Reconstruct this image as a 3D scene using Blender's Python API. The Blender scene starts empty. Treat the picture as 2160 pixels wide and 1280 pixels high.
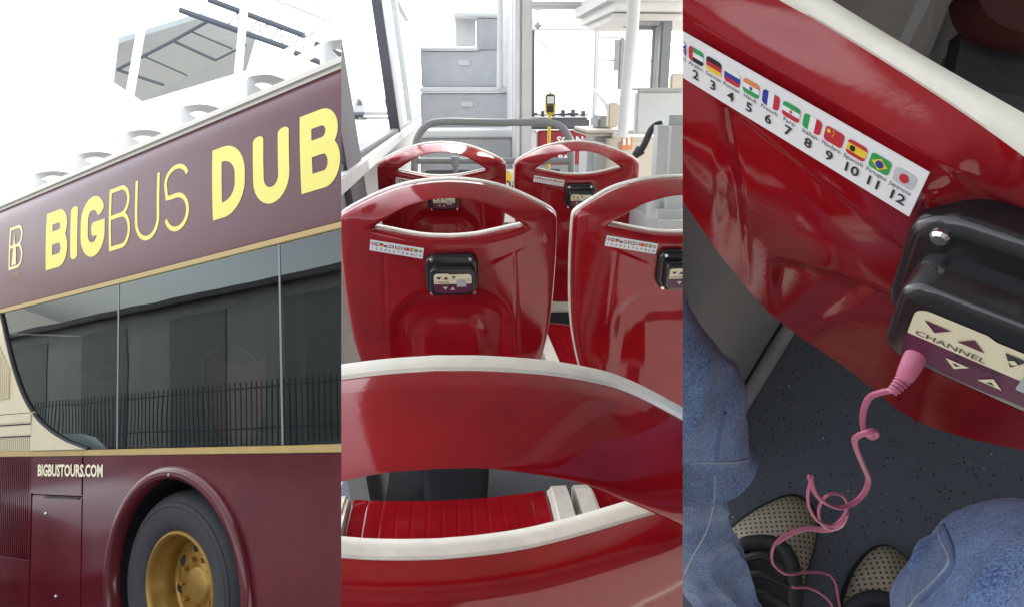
import bpy, bmesh, math, random
from mathutils import Vector, Matrix, noise
random.seed(7)
scene = bpy.context.scene
COL = scene.collection

# ------------------------------------------------------------------ camera
FPX = 1500.0
YAW, PITCH = math.radians(5.108), math.radians(16.734)
CAM = Vector((0, 0, 1.2))
cd = bpy.data.cameras.new('camera'); cam = bpy.data.objects.new('camera', cd); COL.objects.link(cam)
cam.location = CAM; cam.rotation_euler = (math.pi/2 - PITCH, 0, -YAW)
cd.sensor_width = 36; cd.lens = 36*FPX/2160; cd.clip_start = 0.02; cd.clip_end = 20000
scene.camera = cam
# ------------------------------------------------------------------ sky, sun, exposure
world = bpy.data.worlds.new('World'); scene.world = world; world.use_nodes = True
nt = world.node_tree; nt.nodes.clear()
sky = nt.nodes.new('ShaderNodeTexSky'); sky.sky_type = 'NISHITA'; sky.sun_disc = False
SUN_EL, SUN_AZ = math.radians(50), math.radians(20)      # azimuth from +Y towards +X
sky.sun_elevation = SUN_EL; sky.sun_rotation = SUN_AZ
sky.air_density = 1.0; sky.dust_density = 1.5; sky.ozone_density = 1.0
hs = nt.nodes.new('ShaderNodeHueSaturation'); hs.inputs['Saturation'].default_value = 0.22
bg = nt.nodes.new('ShaderNodeBackground'); bg.inputs['Strength'].default_value = 0.15
wo = nt.nodes.new('ShaderNodeOutputWorld')
nt.links.new(sky.outputs[0], hs.inputs['Color']); nt.links.new(hs.outputs[0], bg.inputs['Color']); nt.links.new(bg.outputs[0], wo.inputs[0])
sl = bpy.data.lights.new('sun', 'SUN'); sl.energy = 0.6; sl.angle = math.radians(14); sl.color = (1, .95, .88)
so = bpy.data.objects.new('sun', sl); COL.objects.link(so)
sd = Vector((math.sin(SUN_AZ)*math.cos(SUN_EL), math.cos(SUN_AZ)*math.cos(SUN_EL), math.sin(SUN_EL)))
so.rotation_euler = (-sd).to_track_quat('-Z', 'Y').to_euler(); so.location = (4, 10, 14)
vs = scene.view_settings; vs.view_transform = 'Standard'; vs.look = 'None'; vs.gamma = 1; vs.exposure = 2.15; vs.use_curve_mapping = False
scene.render.engine = 'CYCLES'

# ------------------------------------------------------------------ frames of reference
cw = Vector((math.sin(YAW)*math.cos(PITCH), math.cos(YAW)*math.cos(PITCH), -math.sin(PITCH)))
cr = Vector((math.cos(YAW), -math.sin(YAW), 0)); cu = cr.cross(cw)
def ray(x, y): return cw + cr*((x-1080)/FPX) + cu*((640-y)/FPX)
def atY(x, y, Y): d = ray(x, y); return CAM + d*(Y/d.y)
def atX(x, y, X): d = ray(x, y); return CAM + d*(X/d.x)
def atD(x, y, d): return CAM + ray(x, y)*d
def cv(v): return cr*v[0] + cu*v[1] + cw*v[2]            # camera-axes vector -> world
# ------------------------------------------------------------------ materials
MAT = {}
def mat(name, col, rough=.5, metal=0, coat=0, bump=0, bscale=200, var=0, vscale=8, spec=.5, alpha=None, stretch=None):
    if name in MAT: return MAT[name]
    m = bpy.data.materials.new(name); m.use_nodes = True; MAT[name] = m
    n = m.node_tree.nodes; l = m.node_tree.links; b = n['Principled BSDF']
    b.inputs['Base Color'].default_value = (*col, 1); b.inputs['Roughness'].default_value = rough
    b.inputs['Metallic'].default_value = metal; b.inputs['Coat Weight'].default_value = coat; b.inputs['Coat Roughness'].default_value = .08
    b.inputs['Specular IOR Level'].default_value = spec
    if var or bump:
        tc = n.new('ShaderNodeTexCoord'); mp = n.new('ShaderNodeMapping'); l.new(tc.outputs['Object'], mp.inputs[0])
        if stretch: mp.inputs['Scale'].default_value = stretch
    if var:
        t = n.new('ShaderNodeTexNoise'); t.inputs['Scale'].default_value = vscale; t.inputs['Detail'].default_value = 6; t.inputs['Roughness'].default_value = .62
        l.new(mp.outputs[0], t.inputs['Vector'])
        mx = n.new('ShaderNodeMix'); mx.data_type = 'RGBA'; mx.blend_type = 'MIX'
        mx.inputs[6].default_value = tuple(c*(1-var) for c in col)+(1,); mx.inputs[7].default_value = tuple(min(1, c*(1+var)) for c in col)+(1,)
        rm = n.new('ShaderNodeMapRange'); rm.inputs[1].default_value = .3; rm.inputs[2].default_value = .7
        l.new(t.outputs[0], rm.inputs[0]); l.new(rm.outputs[0], mx.inputs[0]); l.new(mx.outputs[2], b.inputs['Base Color'])
        rr_ = n.new('ShaderNodeMapRange'); rr_.inputs[3].default_value = rough*.8; rr_.inputs[4].default_value = min(1, rough*1.3)
        l.new(t.outputs[0], rr_.inputs[0]); l.new(rr_.outputs[0], b.inputs['Roughness'])
    if bump:
        t2 = n.new('ShaderNodeTexNoise'); t2.inputs['Scale'].default_value = bscale; t2.inputs['Detail'].default_value = 3
        l.new(mp.outputs[0], t2.inputs['Vector'])
        bp = n.new('ShaderNodeBump'); bp.inputs['Strength'].default_value = bump; bp.inputs['Distance'].default_value = .002
        l.new(t2.outputs[0], bp.inputs['Height']); l.new(bp.outputs[0], b.inputs['Normal'])
    return m
def glass(name, tint, refl_rough=.0, wave=0, ior=1.55):
    if name in MAT: return MAT[name]
    m = bpy.data.materials.new(name); m.use_nodes = True; MAT[name] = m
    n = m.node_tree.nodes; l = m.node_tree.links; n.remove(n['Principled BSDF'])
    tr = n.new('ShaderNodeBsdfTransparent'); tr.inputs[0].default_value = (*tint, 1)
    gl = n.new('ShaderNodeBsdfGlossy'); gl.inputs['Roughness'].default_value = refl_rough; gl.inputs[0].default_value = (.86, .95, .95, 1)
    fr = n.new('ShaderNodeFresnel'); fr.inputs[0].default_value = ior
    ge = n.new('ShaderNodeNewGeometry'); iv = n.new('ShaderNodeMath'); iv.operation = 'SUBTRACT'; iv.inputs[0].default_value = 1; l.new(ge.outputs['Backfacing'], iv.inputs[1])
    mu = n.new('ShaderNodeMath'); mu.operation = 'MULTIPLY'; l.new(fr.outputs[0], mu.inputs[0]); l.new(iv.outputs[0], mu.inputs[1])
    mx = n.new('ShaderNodeMixShader'); l.new(mu.outputs[0], mx.inputs[0]); l.new(tr.outputs[0], mx.inputs[1]); l.new(gl.outputs[0], mx.inputs[2])
    l.new(mx.outputs[0], n['Material Output'].inputs[0])
    if wave:
        tc = n.new('ShaderNodeTexCoord'); t = n.new('ShaderNodeTexNoise'); t.inputs['Scale'].default_value = 1.6; t.inputs['Detail'].default_value = 1
        l.new(tc.outputs['Object'], t.inputs['Vector']); bp = n.new('ShaderNodeBump'); bp.inputs['Strength'].default_value = wave; bp.inputs['Distance'].default_value = .02
        l.new(t.outputs[0], bp.inputs['Height']); l.new(bp.outputs[0], gl.inputs['Normal']); l.new(bp.outputs[0], fr.inputs['Normal'])
    return m
mat('red', (.29, .006, .011), .09, coat=0, bump=.035, bscale=200, var=.16, vscale=14, spec=.5)
mat('cream', (.80, .77, .66), .38, var=.10, vscale=45, bump=.05, bscale=150)
mat('creamline', (.78, .66, .28), .4)
mat('maroon', (.095, .009, .015), .16, coat=.25, spec=.4, bump=.035, bscale=3, var=.22, vscale=2.2)
mat('fascia', (.088, .014, .024), .28, coat=.2, spec=.35, bump=.04, bscale=2.2, var=.08, vscale=2)
mat('buscream', (.58, .50, .33), .4, coat=.2, var=.05, vscale=5)
mat('coaming', (.62, .60, .52), .4)
mat('gold', (.42, .30, .10), .4, var=.08)
mat('yellow', (.80, .70, .16), .5, var=.04, vscale=12)
mat('rimgold', (.34, .20, .045), .36, metal=.5, var=.12, vscale=18)
mat('tyre', (.032, .033, .036), .72, bump=.2, bscale=120, var=.3, vscale=22)
mat('dark', (.012, .012, .014), .7)
mat('black', (.016, .016, .018), .2, coat=.25, bump=.03, bscale=500)
mat('chrome', (.6, .6, .6), .25, metal=1)
mat('white', (.82, .82, .80), .45)
mat('deckwhite', (.86, .85, .80), .5)
mat('greyint', (.30, .31, .32), .6, bump=.06, bscale=400, var=.06, vscale=20)
mat('stairgrey', (.48, .49, .50), .55, bump=.06, bscale=300, var=.07, vscale=16)
mat('stairtrim', (.72, .73, .72), .5, var=.05)
mat('railgrey', (.20, .215, .215), .42, var=.06)
mat('palegrey', (.62, .63, .62), .5, var=.04)
mat('frame', (.10, .10, .115), .5, var=.1)
mat('rubber', (.03, .03, .034), .6)
mat('ceil', (.72, .72, .70), .55, var=.03)
mat('beige', (.62, .55, .44), .5, var=.05)
mat('seatgrey', (.60, .63, .61), .6, bump=.1, bscale=500, var=.05)
mat('signyellow', (.80, .55, .03), .4)
mat('dashred', (.33, .02, .035), .45)
mat('purple', (.105, .018, .055), .35)
mat('labelcream', (.78, .72, .50), .4)
mat('ink', (.03, .03, .035), .5)
mat('lcd', (.42, .46, .46), .3)
mat('stickerwhite', (.84, .84, .84), .4)
mat('pink', (.47, .12, .20), .42, var=.05, vscale=60)
mat('sand', (.50, .46, .40), .9, var=.1, vscale=.05)
mat('asphalt', (.11, .11, .115), .9, bump=.3, bscale=80, var=.15, vscale=2)
mat('facade', (.34, .35, .33), .8, var=.12, vscale=.6)
mat('canopy', (.42, .47, .48), .6, var=.06, vscale=1)
mat('steel', (.085, .10, .12), .5)
mat('steelwhite', (.85, .86, .86), .5)
mat('sidewall', (.27, .26, .25), .5, bump=.1, bscale=300, var=.1, vscale=14)
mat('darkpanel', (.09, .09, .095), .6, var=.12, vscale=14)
for k, c in dict(f_red=(.55, .03, .05), f_green=(.03, .36, .10), f_blue=(.03, .05, .33), f_black=(.02, .02, .02), f_yellow=(.85, .62, .04), f_white=(.86, .86, .86), f_orange=(.75, .26, .08), f_grey=(.55, .56, .57)).items(): mat(k, c, .4)
glass('tinted', (.24, .26, .26), 0, .05, 1.62)
glass('clear', (.98, .99, .99), 0, 0, 1.05)

def floor_mat():
    m = mat('busfloor', (.072, .088, .115), .5, bump=.15, bscale=250, var=.12, vscale=6)
    n = m.node_tree.nodes; l = m.node_tree.links; b = n['Principled BSDF']
    prev = b.inputs['Base Color'].links[0].from_socket
    tc = n.new('ShaderNodeTexCoord')
    for sc, th, c in ((170, .22, (.008, .008, .010)), (300, .16, (.26, .27, .30)), (90, .085, (.5, .5, .52))):
        v = n.new('ShaderNodeTexVoronoi'); v.inputs['Scale'].default_value = sc; l.new(tc.outputs['Object'], v.inputs['Vector'])
        rnd = n.new('ShaderNodeMath'); rnd.operation = 'LESS_THAN'; rnd.inputs[1].default_value = th; l.new(v.outputs['Distance'], rnd.inputs[0])
        sp = n.new('ShaderNodeSeparateColor'); l.new(v.outputs['Color'], sp.inputs[0])
        r2 = n.new('ShaderNodeMath'); r2.operation = 'LESS_THAN'; r2.inputs[1].default_value = .35 if sc == 170 else .2; l.new(sp.outputs[0], r2.inputs[0])
        mu = n.new('ShaderNodeMath'); mu.operation = 'MULTIPLY'; l.new(rnd.outputs[0], mu.inputs[0]); l.new(r2.outputs[0], mu.inputs[1])
        mx = n.new('ShaderNodeMix'); mx.data_type = 'RGBA'; l.new(mu.outputs[0], mx.inputs[0]); l.new(prev, mx.inputs[6]); mx.inputs[7].default_value = (*c, 1)
        prev = mx.outputs[2]
    l.new(prev, b.inputs['Base Color'])
floor_mat()
def denim_mat():
    m = bpy.data.materials.new('denim'); m.use_nodes = True; MAT['denim'] = m
    n = m.node_tree.nodes; l = m.node_tree.links; b = n['Principled BSDF']
    b.inputs['Roughness'].default_value = .85; b.inputs['Sheen Weight'].default_value = .15
    tc = n.new('ShaderNodeTexCoord')
    wv = n.new('ShaderNodeTexWave'); wv.wave_type = 'BANDS'; wv.bands_direction = 'DIAGONAL'; wv.inputs['Scale'].default_value = 380; wv.inputs['Distortion'].default_value = 2.2; wv.inputs['Detail'].default_value = 2; wv.inputs['Detail Scale'].default_value = 3
    n1 = n.new('ShaderNodeTexNoise'); n1.inputs['Scale'].default_value = 28; n1.inputs['Detail'].default_value = 7; n1.inputs['Roughness'].default_value = .65
    n2 = n.new('ShaderNodeTexNoise'); n2.inputs['Scale'].default_value = 650; n2.inputs['Detail'].default_value = 2
    for t in (wv, n1, n2): l.new(tc.outputs['Object'], t.inputs['Vector'])
    a = n.new('ShaderNodeMix'); a.data_type = 'RGBA'; a.inputs[6].default_value = (.018, .042, .125, 1); a.inputs[7].default_value = (.16, .26, .47, 1)
    s = n.new('ShaderNodeMath'); s.operation = 'MULTIPLY_ADD'; s.inputs[1].default_value = .35; l.new(wv.outputs[1], s.inputs[0])
    s2 = n.new('ShaderNodeMath'); s2.operation = 'MULTIPLY_ADD'; s2.inputs[1].default_value = 1.5; s2.inputs[2].default_value = -1.40; l.new(n1.outputs[0], s2.inputs[0])
    s3 = n.new('ShaderNodeMath'); s3.operation = 'MULTIPLY_ADD'; s3.inputs[1].default_value = 2.0; l.new(n2.outputs[0], s3.inputs[0]); l.new(s2.outputs[0], s3.inputs[2])
    l.new(s3.outputs[0], s.inputs[2]); l.new(s.outputs[0], a.inputs[0]); l.new(a.outputs[2], b.inputs['Base Color'])
    bp = n.new('ShaderNodeBump'); bp.inputs['Strength'].default_value = .35; bp.inputs['Distance'].default_value = .0015; ad = n.new('ShaderNodeMath'); ad.operation = 'ADD'; l.new(wv.outputs[1], ad.inputs[0]); l.new(n2.outputs[0], ad.inputs[1]); l.new(ad.outputs[0], bp.inputs['Height']); l.new(bp.outputs[0], b.inputs['Normal'])
denim_mat()
def mesh_shoe_mat():
    m = bpy.data.materials.new('shoemesh'); m.use_nodes = True; MAT['shoemesh'] = m
    n = m.node_tree.nodes; l = m.node_tree.links; b = n['Principled BSDF']; b.inputs['Roughness'].default_value = .8
    uv = n.new('ShaderNodeUVMap')
    mp = n.new('ShaderNodeMapping'); mp.inputs['Scale'].default_value = (185, 185, 185); l.new(uv.outputs[0], mp.inputs[0])
    fr = n.new('ShaderNodeVectorMath'); fr.operation = 'FRACTION'; l.new(mp.outputs[0], fr.inputs[0])
    sb = n.new('ShaderNodeVectorMath'); sb.operation = 'SUBTRACT'; sb.inputs[1].default_value = (.5, .5, 0); l.new(fr.outputs[0], sb.inputs[0])
    ln = n.new('ShaderNodeVectorMath'); ln.operation = 'LENGTH'; l.new(sb.outputs[0], ln.inputs[0])
    lt = n.new('ShaderNodeMath'); lt.operation = 'LESS_THAN'; lt.inputs[1].default_value = .24; l.new(ln.outputs['Value'], lt.inputs[0])
    nz = n.new('ShaderNodeTexNoise'); nz.inputs['Scale'].default_value = 40; tc = n.new('ShaderNodeTexCoord'); l.new(tc.outputs['Object'], nz.inputs['Vector'])
    c0 = n.new('ShaderNodeMix'); c0.data_type = 'RGBA'; c0.inputs[6].default_value = (.22, .19, .14, 1); c0.inputs[7].default_value = (.33, .29, .22, 1); l.new(nz.outputs[0], c0.inputs[0])
    mx = n.new('ShaderNodeMix'); mx.data_type = 'RGBA'; l.new(lt.outputs[0], mx.inputs[0]); l.new(c0.outputs[2], mx.inputs[6]); mx.inputs[7].default_value = (.03, .027, .022, 1)
    l.new(mx.outputs[2], b.inputs['Base Color'])
mesh_shoe_mat()
mat('shadedred', (.09, .018, .02), .4, var=.1)  # red of the seat ahead, with its shade painted into the colour
mat('shoeblack', (.018, .018, .021), .6, bump=.2, bscale=300)
mat('stitch', (.30, .34, .42), .8)

# ------------------------------------------------------------------ mesh helpers
SETS = {}
CUR = [None]
def link(o, parent=None):
    COL.objects.link(o)
    if parent is not None: o.parent = parent
    SETS[o.name] = CUR[0]
    return o
def tag(o, label, cat=None, group=None, kind=None):
    if label: o['label'] = label
    if cat: o['category'] = cat
    if group: o['group'] = group
    if kind: o['kind'] = kind
    return o
def thing(name, label, cat, matrix=None, group=None):
    o = bpy.data.objects.new(name, None); o.empty_display_size = .05; link(o)
    if matrix is not None: o.matrix_world = matrix
    return tag(o, label, cat, group)
def T(v): return Matrix.Translation(Vector(v))
def part(name, verts, faces, m, parent=None, smooth=False, fm=None, uvs=None):
    me = bpy.data.meshes.new(name); me.from_pydata([tuple(v) for v in verts], [], faces)
    for k in (m if isinstance(m, (list, tuple)) else [m]): me.materials.append(MAT[k])
    if fm: me.polygons.foreach_set('material_index', fm)
    if uvs:
        ul = me.uv_layers.new(name='UVMap')
        for lp in me.loops: ul.data[lp.index].uv = uvs[lp.vertex_index]
    bm = bmesh.new(); bm.from_mesh(me); bmesh.ops.recalc_face_normals(bm, faces=bm.faces); bm.to_mesh(me); bm.free()
    if smooth: me.polygons.foreach_set('use_smooth', [True]*len(me.polygons))
    return link(bpy.data.objects.new(name, me), parent)
def smooth_angle(o, deg=40):
    me = o.data; me.polygons.foreach_set('use_smooth', [True]*len(me.polygons)); me.set_sharp_from_angle(angle=math.radians(deg)); return o
def frombm(name, bm, m, parent=None, smooth=None):
    bmesh.ops.recalc_face_normals(bm, faces=bm.faces)
    me = bpy.data.meshes.new(name); bm.to_mesh(me); bm.free()
    for k in (m if isinstance(m, (list, tuple)) else [m]): me.materials.append(MAT[k])
    o = link(bpy.data.objects.new(name, me), parent)
    if smooth: smooth_angle(o, smooth)
    return o
def box(name, lo, hi, m, parent=None, bev=.004, M=None):
    bm = bmesh.new(); bmesh.ops.create_cube(bm, size=1)
    for v in bm.verts: v.co = Vector([lo[i] + (v.co[i]+.5)*(hi[i]-lo[i]) for i in range(3)])
    if bev: bmesh.ops.bevel(bm, geom=bm.edges[:], offset=bev, segments=2, affect='EDGES', clamp_overlap=True)
    if M is not None: bmesh.ops.transform(bm, matrix=M, verts=bm.verts)
    return frombm(name, bm, m, parent, 35)
def prism(name, poly, f0, f1, m, parent=None, bev=0, smooth=30):
    """poly 2D list; f0/f1 map (a,b)->3D for the two faces"""
    bm = bmesh.new(); n = len(poly)
    a = [bm.verts.new(f0(*p)) for p in poly]; b = [bm.verts.new(f1(*p)) for p in poly]
    bm.faces.new(a); bm.faces.new(b[::-1])
    for i in range(n): bm.faces.new((a[i], a[(i+1) % n], b[(i+1) % n], b[i]))
    if bev: bmesh.ops.bevel(bm, geom=[e for e in bm.edges if any(v in a for v in e.verts) and all(v in a for v in e.verts)], offset=bev, segments=2, affect='EDGES', clamp_overlap=True)
    bmesh.ops.triangulate(bm, faces=[f for f in bm.faces if len(f.verts) > 4])
    return frombm(name, bm, m, parent, smooth)
def catmull(p, k=8, closed=False):
    p = [Vector(q) for q in p]; out = []; n = len(p)
    rng = range(n if closed else n-1)
    for i in rng:
        p0 = p[(i-1) % n] if (closed or i > 0) else p[0]*2-p[1]
        p1 = p[i]; p2 = p[(i+1) % n]; p3 = p[(i+2) % n] if (closed or i+2 < n) else p[-1]*2-p[-2]
        for j in range(k):
            t = j/k; out.append(.5*((2*p1)+(p2-p0)*t+(2*p0-5*p1+4*p2-p3)*t*t+(3*p1-p0-3*p2+p3)*t**3))
    if not closed: out.append(p[-1])
    return out
def tube_data(path, rad, sides=10):
    path = [Vector(p) for p in path]; n = len(path); vs_ = []; fs = []
    rads = rad if isinstance(rad, (list, tuple)) else [rad]*n
    t0 = (path[1]-path[0]).normalized(); ref = Vector((0, 0, 1)) if abs(t0.z) < .9 else Vector((1, 0, 0))
    nx = t0.cross(ref).normalized()
    for i in range(n):
        t = (path[min(i+1, n-1)]-path[max(i-1, 0)]).normalized()
        nx = (nx - t*nx.dot(t)).normalized(); ny = t.cross(nx)
        for j in range(sides):
            a = 2*math.pi*j/sides; vs_.append(path[i]+(nx*math.cos(a)+ny*math.sin(a))*rads[i])
    for i in range(n-1):
        for j in range(sides):
            k = (j+1) % sides; fs.append((i*sides+j, i*sides+k, (i+1)*sides+k, (i+1)*sides+j))
    fs.append(tuple(range(sides))); fs.append(tuple((n-1)*sides+j for j in range(sides)))
    return vs_, fs
def tube(name, path, rad, m, parent=None, sides=10):
    v, f = tube_data(path, rad, sides); o = part(name, v, f, m, parent); return smooth_angle(o, 50)
def lathe(name, prof, m, parent, org, ax, e1, seg=64, fm=None):
    ax = Vector(ax); e1 = Vector(e1); e2 = ax.cross(e1); v = []; f = []
    if name in ('tyre', 'rim'): prof = [(r_*1.04, h) for r_, h in prof]
    n = len(prof)
    for j in range(seg):
        a = 2*math.pi*j/seg; d = e1*math.cos(a)+e2*math.sin(a)
        for r_, h in prof: v.append(Vector(org)+d*r_+ax*h)
    for j in range(seg):
        k = (j+1) % seg
        for i in range(n-1): f.append((j*n+i, k*n+i, k*n+i+1, j*n+i+1))
    o = part(name, v, f, m, parent); return smooth_angle(o, 40)
def text_data(s, size, offset=0, shear=0, sx=1, align='LEFT'):
    c = bpy.data.curves.new('t', 'FONT'); c.body = s; c.size = size; c.offset = offset; c.shear = shear; c.align_x = align; c.resolution_u = 2
    o = bpy.data.objects.new('t', c); COL.objects.link(o)
    bpy.context.view_layer.update()
    me = bpy.data.meshes.new_from_object(o.evaluated_get(bpy.context.evaluated_depsgraph_get()))
    vs_ = [(v.co.x*sx, v.co.y) for v in me.vertices]; fs = [tuple(p.vertices) for p in me.polygons]
    bpy.data.objects.remove(o); bpy.data.curves.remove(c); bpy.data.meshes.remove(me)
    return vs_, fs
def flat(name, polys, fmap, m, parent, fm=None):
    """several coplanar polygons [(pts)] mapped by fmap(a,b)"""
    v = []; f = []
    for p in polys:
        f.append(tuple(range(len(v), len(v)+len(p)))); v += [fmap(*q) for q in p]
    return part(name, v, f, m, parent, fm=fm)
def rrect(x0, y0, x1, y1, r, k=5):
    o = []
    for cx, cy, a0 in ((x1-r, y1-r, 0), (x0+r, y1-r, 90), (x0+r, y0+r, 180), (x1-r, y0+r, 270)):
        for i in range(k+1):
            a = math.radians(a0+90*i/k); o.append((cx+r*math.cos(a), cy+r*math.sin(a)))
    return o
def stroke_polys(path, w, k=7, caps=True):
    """ribbon with round ends along a 2-D path: quads + one cap polygon at each end"""
    p0_ = [Vector((q[0], q[1])) for q in path]; p = [p0_[0]]
    for q in p0_[1:]:
        k_ = max(1, int((q-p[-1]).length/.03)); st_ = p[-1].copy(); p += [st_.lerp(q, j/k_) for j in range(1, k_+1)]
    n = len(p); L = []; R = []
    for i in range(n):
        a = (p[i]-p[i-1]).normalized() if i else (p[1]-p[0]).normalized()
        b = (p[i+1]-p[i]).normalized() if i < n-1 else a
        t = (a+b).normalized(); nn = Vector((-t.y, t.x)); s = w/2/max(.5, nn.dot(Vector((-a.y, a.x))))
        L.append(p[i]+nn*s); R.append(p[i]-nn*s)
    out = [[tuple(L[i]), tuple(R[i]), tuple(R[i+1]), tuple(L[i+1])] for i in range(n-1)]
    for i, sgn in (((0, -1), (n-1, 1)) if caps else ()):
        t = (p[1]-p[0]).normalized() if i == 0 else (p[-1]-p[-2]).normalized(); nn = Vector((-t.y, t.x))
        out.append([tuple(p[i]+nn*(w/2*math.cos(math.pi*j/k))+t*(sgn*w/2*.55*math.sin(math.pi*j/k))) for j in range(k+1)])
    return out
def smoothstep(a, b, x):
    t = max(0, min(1, (x-a)/(b-a))) if a != b else float(x > a); return t*t*(3-2*t)
def copytree(o, matrix=None, parent=None):
    c = o.copy(); COL.objects.link(c); SETS[c.name] = CUR[0]
    c.parent = parent
    if matrix is not None: c.matrix_world = matrix
    for ch in list(o.children): copytree(ch, None, c)
    return c

# ================================================================== the ground
CUR[0] = None
tag(part('ground', [(-4000, -4000, -16), (4000, -4000, -16), (4000, 4000, -16), (-4000, 4000, -16)], [(0, 1, 2, 3)], 'sand'), None, kind='structure')

# ================================================================== SET 1: the tour bus seen from the street
CUR[0] = 1
S1 = 4.0
bE = cv((.83757, .12077, -.53281)).normalized(); bV = cv((-.06088, .98982, .12866)); bV = (bV-bE*bV.dot(bE)).normalized(); bN = bV.cross(bE)
bO = CAM + cv(((375-1080)/FPX, (640-1250)/FPX, 1))*S1
MB = Matrix(((bE.x, bN.x, bV.x, bO.x), (bE.y, bN.y, bV.y, bO.y), (bE.z, bN.z, bV.z, bO.z), (0, 0, 0, 1)))
rd = box('road', (-40, -16, -.9), (6, 7, -.54), 'asphalt', None, 0); rd.matrix_world = MB; tag(rd, None, kind='structure')
bus = thing('tour_bus', 'maroon and cream open-top tour bus with yellow lettering and gold stripes', 'bus', MB)
XL, XR = -4.2, 2.9
def bp_(name, poly, y0, y1, m, par=bus, bev=.006): return prism(name, poly, lambda a, b: (a, y0, b), lambda a, b: (a, y1, b), m, par, bev)
arch = [(-.04+.655*math.cos(math.radians(a)), .655*math.sin(math.radians(a))) for a in range(-35, 216, 6)]
bp_('side_panel', [(XR, -.75), (XR, .763), (-1.055, .763), (-1.055, -.75), (arch[-1][0], -.75)] + arch[::-1] + [(arch[0][0], -.75)], 0, .05, 'maroon')
bp_('engine_door', [(-1.745, -.75), (-1.065, -.75), (-1.065, .50), (-1.745, .50)], .002, .05, 'maroon')
bp_('rear_panel', [(-1.065, .508), (-1.065, .763), (-1.77, .763), (-1.77, .508)], 0, .05, 'maroon')
bp_('rear_panel', [(XL, -.75), (-1.755, -.75), (-1.755, .06), (XL, .06)], 0, .05, 'maroon')
box('grille_backing', (XL, .03, .06), (-1.755, .06, .91), 'dark', bus, 0)
i = 0; x = -2.62
while x < -1.785:
    box('grille_slat', (x, .0, .065), (x+.019, .03, .80), 'maroon', bus, .003)
    box('grille_slat', (x, .0, .803), (x+.019, .03, .905), 'buscream', bus, .003)
    x += .0305
box('grille_post', (-1.775, 0, .065), (-1.757, .04, .763), 'maroon', bus, .003)
# cream quarter panel with the swept window edge
crv = [(-1.0, .806), (-1.16, .838), (-1.28, .865), (-1.47, .925), (-1.68, 1.02), (-1.86, 1.15), (-1.99, 1.29), (-2.11, 1.46), (-2.2, 1.62), (-2.27, 1.76), (-2.32, 1.845)]
crv = [tuple(q)[:2] for q in catmull([(a, b, 0) for a, b in crv], 4)]
bp_('quarter_panel', [(-1.755, .806)] + crv + [(XL, 1.845), (XL, 1.08), (-1.735, 1.08), (-1.735, .912), (-1.755, .912)], -.014, .03, 'buscream', bus, .008)
bp_('quarter_panel', [(XL, .914), (-1.742, .914), (-1.742, .99), (XL, .985)], -.008, .03, 'buscream', bus, .006)
bp_('quarter_panel', [(XL, 1.0), (-1.742, 1.0), (-1.742, 1.072), (XL, 1.072)], -.02, .03, 'buscream', bus, .01)
p_ = [(a+.010, b+.010) for a, b in crv]
bp_('window_seal', [(a+.001, b+.001) for a, b in crv[::-1]] + p_, -.010, .004, 'rubber', bus, 0)
x = -2.66
while x < -2.09:
    z1 = 1.40 + (-2.1-x)*1.05
    box('air_vent_slat', (x, -.026, 1.185), (x+.02, -.012, min(z1, 1.62)), 'buscream', bus, .004); x += .034
bp_('gold_stripe', [(XL, .766), (XR, .766), (XR, .803), (XL, .803)], -.003, .04, 'gold', bus, .003)
bp_('gold_stripe', [(XL, 1.85), (XR, 1.85), (XR, 1.883), (XL, 1.883)], -.004, .04, 'gold', bus, .003)
# upper fascia, slightly bowed
v = []; f = []; nz_ = 14
for i in range(nz_+1):
    t = i/nz_; z = 1.886+t*(2.685-1.886); y = -.012*math.sin(math.pi*t) + (.03*((t-.86)/.14)**2 if t > .86 else 0)
    for x in (XL, XR): v.append((x, y, z))
for i in range(nz_): f.append((2*i, 2*i+1, 2*i+3, 2*i+2))
k = len(v); v += [(XL, .06, 1.886), (XR, .06, 1.886), (XL, .06, 2.685), (XR, .06, 2.685)]
f += [(k, k+1, 1, 0), (k+2, k+3, 2*nz_+1, 2*nz_), (k, k+1, k+3, k+2)]
smooth_angle(part('upper_fascia', v, f, 'fascia', bus), 30)
bp_('coaming', [(XL, 2.69), (XR, 2.69), (XR, 2.755), (XL, 2.755)], .008, .12, 'coaming', bus, .02)
# glazing
for x0, x1 in ((XL, -.662), (-.648, .898), (.912, XR)):
    bp_('window_pane', [(x0, .806), (x1, .806), (x1, 1.847), (x0, 1.847)], .006, .014, 'tinted', bus, 0)
for x in (-.655, .905):
    box('mullion_seal', (x-.0065, .003, .806), (x+.0065, .02, 1.847), 'railgrey', bus, 0)
    box('window_pillar', (x-.09, .03, .8), (x+.09, .09, 1.86), 'frame', bus, .005)
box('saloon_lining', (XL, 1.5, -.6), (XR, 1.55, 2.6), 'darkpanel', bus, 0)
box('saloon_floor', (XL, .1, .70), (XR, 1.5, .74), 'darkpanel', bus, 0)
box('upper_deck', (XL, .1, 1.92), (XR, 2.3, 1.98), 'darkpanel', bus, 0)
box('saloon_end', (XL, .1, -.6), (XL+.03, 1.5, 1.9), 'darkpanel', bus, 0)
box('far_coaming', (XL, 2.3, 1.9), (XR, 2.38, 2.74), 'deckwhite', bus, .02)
box('window_lining', (XL, .04, .62), (XR, .08, .80), 'darkpanel', bus, 0)
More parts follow.
